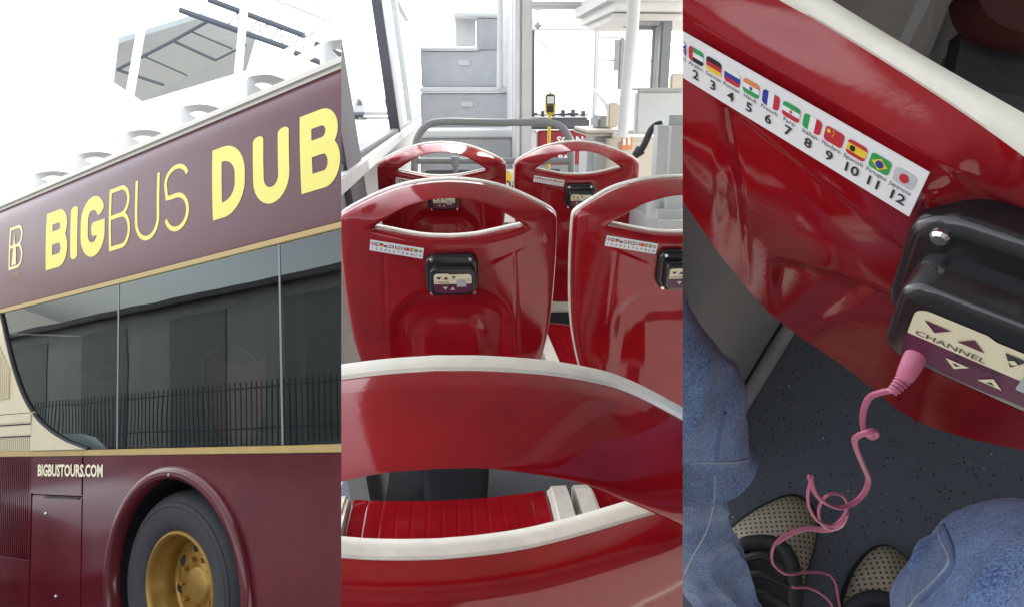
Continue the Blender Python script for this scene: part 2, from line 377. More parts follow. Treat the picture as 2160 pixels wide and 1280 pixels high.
# wheel arch and wheel
ac = (-.04, 0)
prof = [(.70, .0), (.70, -.018), (.685, -.036), (.655, -.040), (.632, -.028), (.628, .04)]
v = []; f = []; n = len(prof); A = [math.radians(a) for a in range(-36, 217, 4)]
for a in A:
    for r_, y in prof: v.append((ac[0]+r_*math.cos(a), y, ac[1]+r_*math.sin(a)))
for i in range(len(A)-1):
    for j in range(n-1): f.append((i*n+j, i*n+j+1, (i+1)*n+j+1, (i+1)*n+j))
smooth_angle(part('wheel_arch', v, f, 'maroon', bus), 60)
v = []; f = []
for a in A:
    for y in (.03, .75): v.append((ac[0]+.64*math.cos(a), y, ac[1]+.64*math.sin(a)))
for i in range(len(A)-1): f.append((2*i, 2*i+1, 2*i+3, 2*i+2))
k = len(v); v.append((ac[0], .75, 0)); f += [(2*i+1, 2*i+3, k) for i in range(len(A)-1)]
part('wheel_well', v, f, 'dark', bus)
wc = (-.095, .070, -.01); ax = (0, 1, 0); e1 = (1, 0, 0)
wheel = lathe('wheel', [(.0, .20), (.30, .20), (.30, .30)], 'dark', bus, wc, ax, e1, 32)
lathe('tyre', [(.312, .012), (.325, -.008), (.35, -.022), (.39, -.034), (.43, -.038), (.452, -.036), (.455, -.032), (.459, -.036), (.468, -.033), (.478, -.028), (.481, -.021), (.486, -.022), (.50, -.012), (.515, .006), (.527, .03), (.535, .06), (.537, .12), (.537, .26), (.50, .3)], 'tyre', wheel, wc, ax, e1, 96)
lathe('rim', [(.325, .0), (.318, -.012), (.306, -.014), (.296, -.006), (.288, .012), (.283, .05), (.268, .07), (.262, .12), (.262, .145), (.25, .158), (.235, .155), (.21, .14), (.17, .128), (.13, .13), (.11, .118), (.105, .11), (.09, .10), (.0, .098)], 'rimgold', wheel, wc, ax, e1, 96)
for i in range(8):
    a = 2*math.pi*i/8+.18; c = (wc[0]+.21*math.cos(a), wc[1], wc[2]+.21*math.sin(a))
    lathe('hand_hole', [(0, .131), (.026, .131), (.032, .136), (.034, .15)], 'dark', wheel, c, ax, e1, 16)
for i in range(10):
    a = 2*math.pi*i/10; c = (wc[0]+.15*math.cos(a), wc[1], wc[2]+.15*math.sin(a))
    lathe('wheel_nut', [(0, .10), (.013, .10), (.016, .108), (.016, .132)], 'rimgold', wheel, c, ax, e1, 6)
for x, z in ((-1.54, .38), (-1.38, -.15), (-.02, .658)):
    lathe('panel_lock', [(0, -.008 if z < .6 else -.046), (.009, -.007 if z < .6 else -.045), (.012, 0)], 'chrome', bus, (x, 0, z), ax, e1, 12)
box('handle_slot', (-1.56, -.004, .485), (-1.1, .004, .497), 'rubber', bus, .001)
# lettering
def arcp(cx, cy, rx, ry, a0, a1, k=10): return [(cx+rx*math.cos(math.radians(a0+(a1-a0)*i/k)), cy+ry*math.sin(math.radians(a0+(a1-a0)*i/k))) for i in range(k+1)]
def glyph(ch, W, H, w):
    h = w/2; x0, x1, y0, y1 = h, W-h, h, H-h; ym = H*.53
    if ch == 'I': return [[(W/2, y0), (W/2, y1)]]
    rt = (y1-ym)/2; rb = (ym-y0)/2; q = min(rt, (x1-x0)*.55)
    if ch == 'B': return [[(x0, 0), (x0, y1), (x1-q-.01, y1)] + arcp(x1-q-.01, ym+rt, q, rt, 90, -90, 16)[1:] + [(x0, ym)], [(x0+.01, ym), (x1-q-.02, ym)] + arcp(x1-q, ym-rb, q, rb, 90, -90, 16)[1:] + [(h*.3, y0)]]
    if ch == 'D': qq = (x1-x0)*.75; return [[(x0, 0), (x0, y1), (x1-qq, y1)] + arcp(x1-qq, y1-qq*.9, qq, qq*.9, 90, 0)[1:] + [(x1, H/2)], [(x1, H/2)] + arcp(x1-qq, y0+qq*.9, qq, qq*.9, 0, -90) + [(h*.3, y0)]]
    if ch == 'U': rx = (x1-x0)/2; return [[(x0, y1)] + arcp(W/2, y0+rx, rx, rx, 180, 360, 14) + [(x1, y1)]]
    if ch == 'S':
        rx = (x1-x0)/2; return [arcp(W/2, y1-rt*.98, rx, rt*.98, 20, 180, 10) + arcp(W/2, ym+rt*.1, rx, rt*.12, 180, 270, 3)[1:-1] + arcp(W/2, y0+rb*1.02, rx, rb*1.0, 90, -160, 16)]
    if ch == 'G':
        rx = (x1-x0)/2; return [arcp(W/2, y1-rx, rx, rx, 25, 180, 9) + arcp(W/2, y0+rx, rx, rx, 180, 360, 12) + [(x1, ym-.035), (W/2+.01, ym-.035)]]
def fy(z): t = (z-1.886)/.799; return -.012*math.sin(math.pi*t)-.0018
def letter(ch, x0, x1, z0, z1, w, m='yellow'):
    polys = []; v = []; f = []
    for lv, s in enumerate(glyph(ch, x1-x0, z1-z0, w)):
        for pl in stroke_polys(s, w, caps=ch not in 'BD'):
            f.append(tuple(range(len(v), len(v)+len(pl)))); v += [(x0+a, fy(z0+b)-.0004*lv, z0+b) for a, b in pl]
    # the fascia bows outwards by up to 12 mm; letters are a film 4 mm off it
    return part('letter', v, f, m, bus)
for ch, a, b, w in (('B', -1.60, -1.29, .095), ('I', -1.255, -1.15, .095), ('G', -1.11, -.80, .095), ('B', -.75, -.495, .028), ('U', -.44, -.17, .028), ('S', -.12, .135, .028),
                    ('D', .36, .655, .088), ('U', .725, 1.02, .088), ('B', 1.105, 1.395, .088)):
    letter(ch, a, b, 2.075, 2.49, w)
# emblem: outlined letter with a dhow-sail tower inside
letter('B', -2.18, -1.955, 2.16, 2.49, .022, 'creamline')
flat('emblem_sail', [[(-2.13, 2.19), (-2.055, 2.19), (-2.06, 2.30), (-2.085, 2.38), (-2.10, 2.39)], [(-2.11, 2.33), (-2.095, 2.42), (-2.085, 2.43), (-2.088, 2.385), (-2.104, 2.395)]], lambda a, b: (a, fy(b)-.0008, b), 'creamline', bus)
tv, tf = text_data('DUBAI', .042); part('emblem_lettering', [(-2.13+a, fy(2.10+b)-.0005, 2.10+b) for a, b in tv], tf, 'gold', bus)
tv, tf = text_data('BIGBUSTOURS.COM', .115, offset=.004); wid = max(a for a, b in tv); hh = max(b for a, b in tv)
part('web_lettering', [(-1.665+a*.86/wid, -.003, .635+b*.078/hh) for a, b in tv], tf, 'labelcream', bus)

cr_m = MB @ T((-2.75, -1.25, -.54))
car = thing('parked_car', 'pale blue-grey car bonnet at the bottom left corner in front of the bus', 'car', cr_m)
mat('carpaint', (.42, .50, .55), .25, coat=.5)
def carloft(name, sec, m):
    v = []; f = []; n = len(sec[0][1])
    for x, pts in sec: v += [(x, y, z) for y, z in pts]
    for i in range(len(sec)-1):
        for j in range(n): q = (j+1) % n; f.append((i*n+j, i*n+q, (i+1)*n+q, (i+1)*n+j))
    f += [tuple(range(n)), tuple((len(sec)-1)*n+j for j in range(n))]
    return smooth_angle(part(name, v, f, m, car), 35)
def sec(w, z0, z1): return [(-w, z0), (-w*1.02, (z0+z1)/2), (-w*.94, z1-.05), (-w*.7, z1), (0, z1+.025), (w*.7, z1), (w*.94, z1-.05), (w*1.02, (z0+z1)/2), (w, z0)]
CARZ = .93
carloft('body', [(-3.6, sec(.6, .3, .80)), (-3.3, sec(.74, .2, .95)), (-1.6, sec(.78, .2, .97)), (-.9, sec(.78, .2, CARZ)), (-.3, sec(.76, .22, CARZ-.06)), (.25, sec(.68, .25, CARZ-.17)), (.42, sec(.58, .3, .62))], 'carpaint')
carloft('cabin', [(-3.2, sec(.6, .9, 1.0)), (-2.7, sec(.58, .9, 1.36)), (-1.7, sec(.58, .9, 1.4)), (-.95, sec(.62, .88, .97))], 'tinted')
for x in (-2.9, -.25):
    for y in (-.72, .72): lathe('wheel', [(0, .02), (.16, .02), (.2, .0), (.3, .01), (.31, -.05), (.31, -.18)], 'tyre', car, (x, y, .31), (0, 1 if y > 0 else -1, 0), (1, 0, 0), 24)
for y in (-.45, .45): box('headlight', (.30, y-.13, .56), (.40, y+.13, .66), 'white', car, .02)

# ================================================================== the moulded bus seat
OUT = [(0, 0), (.035, -.002), (.075, -.008), (.11, -.0175), (.15, -.033), (.19, -.053), (.213, -.067), (.2235, -.077), (.2275, -.09), (.2285, -.13), (.228, -.2), (.224, -.29), (.215, -.365), (.197, -.445), (.172, -.52), (.145, -.585), (.125, -.61), (.09, -.622), (0, -.625)]
INN = [(0, -.028), (.03, -.0298), (.06, -.037), (.09, -.048), (.118, -.0655), (.142, -.0815), (.156, -.0925), (.1585, -.0965), (.154, -.0985), (.13, -.102), (.098, -.108), (.06, -.1145), (.03, -.117), (0, -.118)]
def resample(p, n):
    L = [0]
    for a, b in zip(p, p[1:]): L.append(L[-1]+math.hypot(b[0]-a[0], b[1]-a[1]))
    out = []; j = 0
    for i in range(n):
        s = L[-1]*i/(n-1)
        while j < len(L)-2 and L[j+1] < s: j += 1
        t = (s-L[j])/max(1e-9, L[j+1]-L[j]); out.append((p[j][0]+(p[j+1][0]-p[j][0])*t, p[j][1]+(p[j+1][1]-p[j][1])*t))
    return out
def sm2(p): return [(q.x, q.y) for q in catmull([(a, b, 0) for a, b in p], 8)]
def relief(x, z):
    b = -.55*x*x - .012*smoothstep(-.35, -.62, z)
    ax_ = abs(x)
    # proud upper panel bounded by a shallow V
    zl = -.122 - .42*max(0, .2-ax_)
    b += .0022*smoothstep(-.0025, .0025, z-zl)*smoothstep(.22, .2, ax_)
    # moulded channel in the lower back
    top = -.243 - 1.1*max(0, ax_-.055)**2*9 - .0*ax_
    wob = smoothstep(.016, -.026, z-top)
    side = smoothstep(.142, .105, ax_ - .10*max(0, -.32-z)*0)
    ch = wob*side
    tin = -.298 - 12*max(0, ax_-.035)**2
    core = smoothstep(.014, -.03, z-tin)*smoothstep(.092, .05, ax_)
    b -= .011*ch - .005*core
    b -= .0016*smoothstep(.0035, .0, abs(ax_-.137-.04*max(0, -z-.15)))*smoothstep(-.14, -.16, z)
    return b
def hslope(x, z, t):
    """the handle rakes forward from its lower edge to its top edge"""
    return .066*t*smoothstep(.222, .12, abs(x))
def half(p): return p + [(-x, z) for x, z in p[-2:0:-1]]
def seat_shell(N, M, name):
    h = N//2+1
    # weight the outer curve so that rays from the opening fan out evenly
    ri = resample(sm2(INN), h); so_ = sm2(OUT); ro = []
    oi = so_
    top_i = next(i for i, q in enumerate(oi) if q[1] < -.088)
    upn = next(i for i, q in enumerate(ri) if q[1] < -.0955)
    ro = resample(oi[:top_i+1], upn+1)[:-1] + resample(oi[top_i:], h-upn)
    ri, ro = half(ri), half(ro); n = len(ri)
    v = []; f = []
    for j in range(M+1):
        t = j/M; t = t if M < 4 else (t*.45+.55*(3*t*t-2*t**3))
        for i in range(n):
            x = ri[i][0]+(ro[i][0]-ri[i][0])*t; z = ri[i][1]+(ro[i][1]-ri[i][1])*t
            L = math.hypot(ro[i][0]-ri[i][0], ro[i][1]-ri[i][1]); di, do = t*L, (1-t)*L
            edge = .007*math.exp(-di/.004)+.010*math.exp(-do/.006)
            hs_ = hslope(ro[i][0], 0, t) if ri[i][1] > -.094 else 0
            v.append((x, -(.020+relief(x, z)-edge)+hs_, z-.2*hs_))
    for j in range(M):
        for i in range(n):
            k = (i+1) % n; f.append((j*n+i, j*n+k, (j+1)*n+k, (j+1)*n+i))
    b0 = len(v)
    for ring in (ri, ro):
        for (x, z), (xi, zi), (xo, zo) in zip(ring, ri, ro): v.append((x, .55*x*x+.012*smoothstep(-.35, -.62, z) + .006 + (hslope(xo, 0, 1) if ring is ro and zi > -.094 else 0), z - (.2*hslope(xo, 0, 1) if ring is ro and zi > -.094 else 0)))
    for i in range(n):
        k = (i+1) % n
        f.append((i, k, b0+k, b0+i)); f.append((M*n+i, M*n+k, b0+n+k, b0+n+i)); f.append((b0+i, b0+k, b0+n+k, b0+n+i))
    return v, f, ri, ro
def seat_trim(ri, ro):
    """cream front half of the moulding, standing 2 mm proud round the edges"""
    n = len(ri); v = []; f = []
    def off(ring, d, sgn):
        o = []
        for i in range(n):
            a = ring[i-1]; b = ring[(i+1) % n]; tx, tz = b[0]-a[0], b[1]-a[1]; L = math.hypot(tx, tz) or 1
            o.append((ring[i][0]-sgn*tz/L*d, ring[i][1]+sgn*tx/L*d))
        return o
    def yb(x, z): return .55*x*x+.012*smoothstep(-.35, -.62, z)
    rings = []
    for d, y0 in ((0, .0065), (.0022, .008), (.0030, .014), (.0022, .024), (-.004, .030)):
        rings.append((off(ro, d, 1), y0))
    inner = []
    for d, y0 in ((-.004, .030), (.0018, .024), (.0026, .014), (.0018, .008), (0, .0065)):
        inner.append((off(ri, d, -1), y0))
    allr = rings+inner
    for q, (ring, y0) in enumerate(allr):
        for i, (x, z) in enumerate(ring): hs_ = hslope(ro[i][0], 0, 1) if q < 5 and ri[i][1] > -.094 else 0; v.append((x, yb(x, z)+y0+hs_, z-.2*hs_))
    for r_ in range(len(allr)):
        q = (r_+1) % len(allr)
        for i in range(n):
            k = (i+1) % n; f.append((r_*n+i, r_*n+k, q*n+k, q*n+i))
    return v, f
LEAN = math.radians(8)
SEATZ = 1.02; FLOORZ = .0; PANZ = .43
def seat_matrix(x, y): return T((x, y, SEATZ)) @ Matrix.Rotation(LEAN, 4, 'X')
FLAGN = ['English', 'Arabic', 'German', 'Russian', 'Hindi', 'French', 'Farsi', 'Italian', 'Mandarin', 'Spanish', 'Portugese', 'Japanese']
def flag_polys(i):
    """list of (material, polygon) in a unit box, y up"""
    def hb(*c): k = len(c); return [(c[j], [(0, 1-(j+1)/k), (1, 1-(j+1)/k), (1, 1-j/k), (0, 1-j/k)]) for j in range(k)]
    def vb(*c): k = len(c); return [(c[j], [(j/k, 0), ((j+1)/k, 0), ((j+1)/k, 1), (j/k, 1)]) for j in range(k)]
    def disc(cx, cy, rx, ry): return [(cx+rx*math.cos(2*math.pi*j/14), cy+ry*math.sin(2*math.pi*j/14)) for j in range(14)]
    R, G, B, K, Y, W = 'f_red', 'f_green', 'f_blue', 'f_black', 'f_yellow', 'f_white'
    full = [(0, 0), (1, 0), (1, 1), (0, 1)]
    if i == 0: return [[(B, full)], [(W, [(0, .0), (.14, 0), (1, .86), (1, 1), (.86, 1), (0, .14)])], [(W, [(0, 1), (0, .86), (.86, 0), (1, 0), (1, .14), (.14, 1)])], [(W, [(.36, 0), (.64, 0), (.64, 1), (.36, 1)])], [(W, [(0, .34), (1, .34), (1, .66), (0, .66)])], [(R, [(.42, 0), (.58, 0), (.58, 1), (.42, 1)])], [(R, [(0, .4), (1, .4), (1, .6), (0, .6)])]]
    if i == 1: return [[(m, [(.3, p[0][1]), (1, p[0][1]), (1, p[2][1]), (.3, p[2][1])]) for m, p in hb(G, W, K)] + [(R, [(0, 0), (.3, 0), (.3, 1), (0, 1)])]]
    if i == 2: return [hb(K, R, Y)]
    if i == 3: return [hb(W, B, R)]
    if i == 4: return [hb('f_orange', W, G), [(B, disc(.5, .5, .09, .12))]]
    if i == 5: return [vb(B, W, R)]
    if i == 6: return [hb(G, W, R), [(R, disc(.5, .5, .07, .11))]]
    if i == 7: return [vb(G, W, R)]
    if i == 8: return [[(R, full)], [(Y, disc(.2, .74, .10, .13))] + [(Y, disc(.4+.07*math.cos(a), .7+.2*math.sin(a), .03, .04)) for a in (-1.2, -.4, .4, 1.2)]]
    if i == 9: return [[(R, [(0, 0), (1, 0), (1, .25), (0, .25)]), (Y, [(0, .25), (1, .25), (1, .75), (0, .75)]), (R, [(0, .75), (1, .75), (1, 1), (0, 1)])], [(K, disc(.3, .5, .14, .2))]]
    if i == 10: return [[(G, full)], [(Y, [(.5, .1), (.9, .5), (.5, .9), (.1, .5)])], [(B, disc(.5, .5, .19, .25))]]
    return [[('f_grey', full)], [(R, disc(.5, .5, .22, .3))]]
def clip_poly(poly, win):
    out = list(poly); n = len(win)
    for i in range(n):
        (ax_, ay_), (bx_, by_) = win[i], win[(i+1) % n]; inp = out; out = []
        side = lambda p: (bx_-ax_)*(p[1]-ay_)-(by_-ay_)*(p[0]-ax_)
        for k in range(len(inp)):
            p, q = inp[k-1], inp[k]; sp_, sq = side(p), side(q)
            if (sp_ < -1e-9) != (sq < -1e-9) and abs(sp_-sq) > 1e-12:
                t = sp_/(sp_-sq); out.append((p[0]+(q[0]-p[0])*t, p[1]+(q[1]-p[1])*t))
            if sq >= -1e-9: out.append(q)
        if not out: return []
    return out
FLAGWIN = rrect(0, 0, 1, 1, .2, 4)
def sticker(par, fm, W=.110, H=.0235, words=True, first=0):
    """fm(a,b,lift): sticker coords (origin centre, a along, b up) -> local 3-D"""
    st = prism('language_sticker', [(-W/2, -H/2), (W/2, -H/2), (W/2, H/2), (-W/2, H/2)], lambda a, b: fm(a, b, .0005), lambda a, b: fm(a, b, 0), 'stickerwhite', par)
    fw, fh = W*.068, H*.30
    for i in range(12):
        cx = W*(.047+.0815*i-.5); cy = H*(.5-.33)
        v = []; f = []; mi = []; ms = []
        for lv, layer in enumerate(flag_polys(i)):
            for m, pl in layer:
                pl = clip_poly(pl, FLAGWIN)
                if len(pl) < 3: continue
                if m not in ms: ms.append(m)
                # rounded flag corners: clip to a rounded box by pulling corner points in
                f.append(tuple(range(len(v), len(v)+len(pl)))); mi.append(ms.index(m))
                v += [fm(cx+(a-.5)*fw, cy+(b-.5)*fh, .0007+.00012*lv) for a, b in pl]
        part('flag', v, f, ms, st, fm=mi)
        s = str(i+1); tv, tf = text_data(s, H*.28, offset=.00012, align='CENTER')
        part('number', [fm(cx+a, H*(.5-.84)+b, .0008) for a, b in tv], tf, 'ink', st)
        if words:
            tv, tf = text_data(FLAGN[i], H*.12, align='CENTER'); wd_ = max(a for a, b in tv)*2; k_ = min(1, W*.07/wd_); tv = [(a*k_, b) for a, b in tv]; part('flag_lettering', [fm(cx+a, H*(.5-.585)+b, .0008) for a, b in tv], tf, 'ink', st)
    return st
def audio_unit(par, fm):
    """fm(a,b,c): a right, b up, c out of the seat; origin = top left of the label face"""
    def slab(name, rc, c0, c1, m, p, bev, k=8):
        x0, y0, x1, y1, r_ = rc; v = []; f = []; rings = [(0, c0), (0, c1-bev)] + [(bev*(1-math.cos(q*math.pi/8)), c1-bev+bev*math.sin(q*math.pi/8)) for q in range(1, 5)] if bev else [(0, c0), (0, c1)]
        for ins, c in rings: v += [fm(a, b, c) for a, b in rrect(x0+ins, y0+ins, x1-ins, y1-ins, max(r_-ins, .0004), k)]
        n = 4*(k+1)
        for q in range(len(rings)-1): f += [(q*n+i, q*n+(i+1) % n, (q+1)*n+(i+1) % n, (q+1)*n+i) for i in range(n)]
        f += [tuple(range(n)), tuple((len(rings)-1)*n+i for i in range(n))]
        return smooth_angle(part(name, v, f, m, p), 45)
    au = slab('audio_unit', (-.018, -.056, .092, .031, .02), -.054, -.022, 'black', par, .007)
    slab('keypad_housing', (-.009, -.050, .086, .012, .014), -.024, 0, 'black', au, .005)
    cream = [(0, -.0225), (.077, -.0225), (.077, -.008)] + [(.071+.006*math.cos(math.radians(a)), -.008+.006*math.sin(math.radians(a))) for a in range(0, 91, 18)] + [(.032, -.002), (.028, 0), (.006, 0)] + [(.006+.006*math.cos(math.radians(a)), -.006+.006*math.sin(math.radians(a))) for a in range(90, 181, 18)]
    pur = [(0, -.0226), (.077, -.0226), (.077, -.037)] + [(.072+.005*math.cos(math.radians(a)), -.037+.005*math.sin(math.radians(a))) for a in range(0, -91, -18)] + [(.045, -.042), (.040, -.0435), (.02, -.0435), (.016, -.042), (.004, -.042), (0, -.038)]
    flat('keypad_label', [cream], lambda a, b: fm(a, b, .0005), 'labelcream', au)
    flat('keypad_label', [pur], lambda a, b: fm(a, b, .0005), 'purple', au)
    def tri(cx, cy, w, h, up, m, c=.0009):
        s = 1 if up else -1; flat('arrow', [[(cx-w/2, cy-s*h/2), (cx+w/2, cy-s*h/2), (cx, cy+s*h/2)]], lambda a, b: fm(a, b, c), m, au)
    tri(.0101, -.0101, .011, .0065, False, 'purple'); tri(.0247, -.0095, .011, .0065, True, 'purple')
    tri(.023, -.032, .010, .0062, False, 'labelcream'); tri(.0379, -.0324, .010, .0062, True, 'labelcream')
    tri(.023, -.0312, .0035, .002, False, 'ink', .0012); tri(.0379, -.0332, .0035, .002, True, 'ink', .0012)
    tri(.0406, -.0105, .0085, .009, False, 'ink')
    flat('arrow', [[(.0406, -.0085), (.0425, -.0105), (.0406, -.0125), (.0387, -.0105)]], lambda a, b: fm(a, b, .0012), 'labelcream', au)
    for s, x, y, z, mm in (('CHANNEL', .0176, -.0205, .0055, 'ink'), ('VOLUME', .0305, -.0272, .0042, 'ink')):
        tv, tf = text_data(s, z, align='CENTER', sx=1.15); part('lettering', [fm(x+a, y+b, .0009) for a, b in tv], tf, mm, au)
    slab('display', (.0465, -.029, .066, -.013, .001), .0006, .0014, 'lcd', au, 0, 2)
    for s, x, y, z in (('1', .058, -.021, .007), ('L', .0695, -.017, .010)):
        tv, tf = text_data(s, z); part('lettering', [fm(x+a, y+b, .0017) for a, b in tv], tf, 'ink', au)
    for x, y in ((-.004, .0215), (.076, .0215), (-.005, -.0525), (.083, -.0525)):
        prof = [(.0042, -.0225), (.0042, -.0205), (.003, -.0190), (0, -.0186)]; v = []; f = []
        for r_, c in prof[:-1]:
            for j in range(12): v.append(fm(x+r_*math.cos(j*math.pi/6), y+r_*math.sin(j*math.pi/6), c))
        for i in range(2):
            for j in range(12): f.append((i*12+j, i*12+(j+1) % 12, (i+1)*12+(j+1) % 12, (i+1)*12+j))
        f.append(tuple(range(24, 36))); part('screw', v, f, 'chrome', au)
    return au
def seat_pan(root):
    """ribbed red seat pan in a cream surround, in the leaned local frame of the seat"""
    Ri = Matrix.Rotation(-LEAN, 4, 'X')
    def w(x, y, z): return Ri @ Vector((x, y, z-SEATZ))     # upright local: y forward from the back top, z above floor datum
    HW = .188; Y0, Y1 = .135, .86; v = []; f = []; nx, ny = 168, 14
    def zz(x, y):
        t = (y-Y0)/(Y1-Y0); return PANZ - .028*math.sin(math.pi*min(1, t*1.1)) + .020*(x/HW)**2*.9 - .09*max(0, t-.86)**2/.02*.14
    pitch = 2*HW/13
    for j in range(ny+1):
        y = Y0+(Y1-Y0)*j/ny + 0
        for i in range(nx+1):
            x = -HW+2*HW*i/nx; yy = y + (.018*(1-(x/HW)**2))*(j/ny)
            u_ = ((x+HW)/pitch) % 1; g = min(u_, 1-u_)*pitch
            v.append(w(x, yy, zz(x, yy) - .0009*smoothstep(.0024, .0006, g)))
    for j in range(ny):
        for i in range(nx): a = j*(nx+1)+i; f.append((a, a+1, a+nx+2, a+nx+1))
    k = len(v)
    for i in range(nx+1): p = v[ny*(nx+1)+i]; v.append(p + Ri.to_3x3() @ Vector((0, -.004, -.045)))
    for i in range(nx): f.append((ny*(nx+1)+i, ny*(nx+1)+i+1, k+i+1, k+i))
    smooth_angle(part('seat_pan', v, f, 'red', root), 55)
    # cream surround: thick U-shaped moulding under and beside the pan
    pl = rrect(-.224, .115, .224, .86, .05, 6)
    v = []; f = []; n = len(pl)
    for ins, z in ((.03, PANZ-.055), (.0, PANZ-.035), (-.002, PANZ-.004), (.003, PANZ+.008), (.012, PANZ+.010), (.020, PANZ-.002), (.024, PANZ-.04)):
        for a, b in pl:
            cx, cy = 0, .5; s = 1-ins*1.6/.218; s2 = 1-ins/.385; v.append(w(a*s, cy+(b-cy)*s2, z-.03-.03*smoothstep(.70, .86, b)))
    for r_ in range(6):
        for i in range(n): q = (i+1) % n; f.append((r_*n+i, r_*n+q, (r_+1)*n+q, (r_+1)*n+i))
    f.append(tuple(range(n)))
    smooth_angle(part('pan_surround', v, f, 'cream', root), 60)
    prof = [(.14, PANZ-.06), (.80, PANZ-.075), (.845, PANZ-.055), (.862, PANZ-.02), (.855, PANZ+.012), (.835, PANZ+.030), (.80, PANZ+.036), (.60, PANZ+.030), (.30, PANZ+.034), (.14, PANZ+.05)]
    for sx_ in (-1, 1):
        prism('side_edge', prof, lambda a, b: w(sx_*.191, a, b), lambda a, b: w(sx_*(.226-.10*max(0, PANZ-b)), a, b), 'cream', root, .006)
    o = prism('pedestal', rrect(-.10, .22, .10, .62, .03, 4), lambda a, b: w(a, b, PANZ-.05), lambda a, b: w(a*.8, .42+(b-.42)*.8, FLOORZ), 'rubber', root)
def make_seat():
    root = thing('bus_seat', 'x', 'seat', Matrix.Identity(4), 'red moulded seats in rows inside the bus')
    v, f, ri, ro = seat_shell(220, 96, 'shell'); sh = part('back_shell', v, f, 'red', root); smooth_angle(sh, 38)
    tv, tf = seat_trim(ri, ro); smooth_angle(part('cream_trim', tv, tf, 'cream', root), 50)
    seat_pan(root)
    # sticker: tilted, follows the proud panel
    ca, sa = math.cos(math.radians(-8.6)), math.sin(math.radians(-8.6))
    def fs(a, b, c):
        x = -.109+a*ca-b*sa; z = -.1345+a*sa+b*ca; return (x, -(.0222+relief(x, -.11)+.0006+c), z)
    sticker(root, fs, words=False)
    def fa(a, b, c): x = -.034+a; z = -.173+b; return (x, -(.020+.046-.004+c-.001*x), z)
    audio_unit(root, fa)
    return root
CUR[0] = 2
seat0 = make_seat()
ROWS = [(0, 1.45, 'left red bus seat of the middle row, whole back and audio box visible'),
        (.493, 1.45, 'red bus seat of the middle row on the right, cut by the panel edge'),
        (-.02, 2.54, 'far left red bus seat next to the window and in front of the grey rail'),
        (.47, 2.55, 'far right red bus seat beside the aisle, near the grey upholstered seat'),
        (-.012, .38, 'nearest red bus seat whose open handle and cream rim fill the foreground'),
        (.455, .38, 'nearest right red bus seat, its pan and cream edge seen through the handle')]
seats = []
for i, (x, y, lb) in enumerate(ROWS):
    o = seat0 if i == 0 else copytree(seat0)
    o.matrix_world = seat_matrix(x, y); o['label'] = lb; seats.append(o)
    if y < 1:
        for c in list(o.children):
            if c.name.startswith(('language', 'audio')):
                for g in list(c.children): bpy.data.objects.remove(g)
                bpy.data.objects.remove(c)

# two lower-saloon seats behind the tinted glass and the white seats on the open deck
CUR[0] = 1
def plain_seat(name, label, m, matrix, group, tm):
    r_ = thing(name, label, 'seat', matrix, group)
    for key, mm in (('back_shell', m), ('cream_trim', tm)):
        c = bpy.data.objects.new(key, LOW[key+mm]); link(c, r_)
    return r_
v, f, ri, ro = seat_shell(72, 16, 'low'); tv, tf = seat_trim(ri, ro); LOW = {}
for mm in ('red', 'deckwhite', 'cream', 'palegrey'):
    for key, (vv, ff) in (('back_shell', (v, f)), ('cream_trim', (tv, tf))):
        t_ = part('tmp', vv, ff, mm); smooth_angle(t_, 40); LOW[key+mm] = t_.data; bpy.data.objects.remove(t_)
FACE = Matrix.Rotation(math.radians(-90), 4, 'Z')
for i, (x, lb) in enumerate(((-1.75, 'red seat dimly seen behind the tinted window near the cream quarter panel'), (-.12, 'red seat dimly seen behind the middle tinted window'))):
    plain_seat('saloon_seat', lb, 'red', MB @ T((x, .50, 1.42)) @ FACE.inverted(), 'seats behind tinted glass', 'cream')
names = ['frontmost white seat on the open deck, right above the big letter U', 'second white open deck seat counted from the right', 'third white open deck seat counted from the right', 'fourth white open deck seat counted from the right', 'fifth white open deck seat counted from the right', 'sixth white open deck seat, near the far end of the bus']
for i, lb in enumerate(names):
    plain_seat('deck_seat', lb, 'deckwhite', MB @ T((1.12-.66*i, .34, 3.015)) @ FACE, 'white seats on the open top deck', 'palegrey')

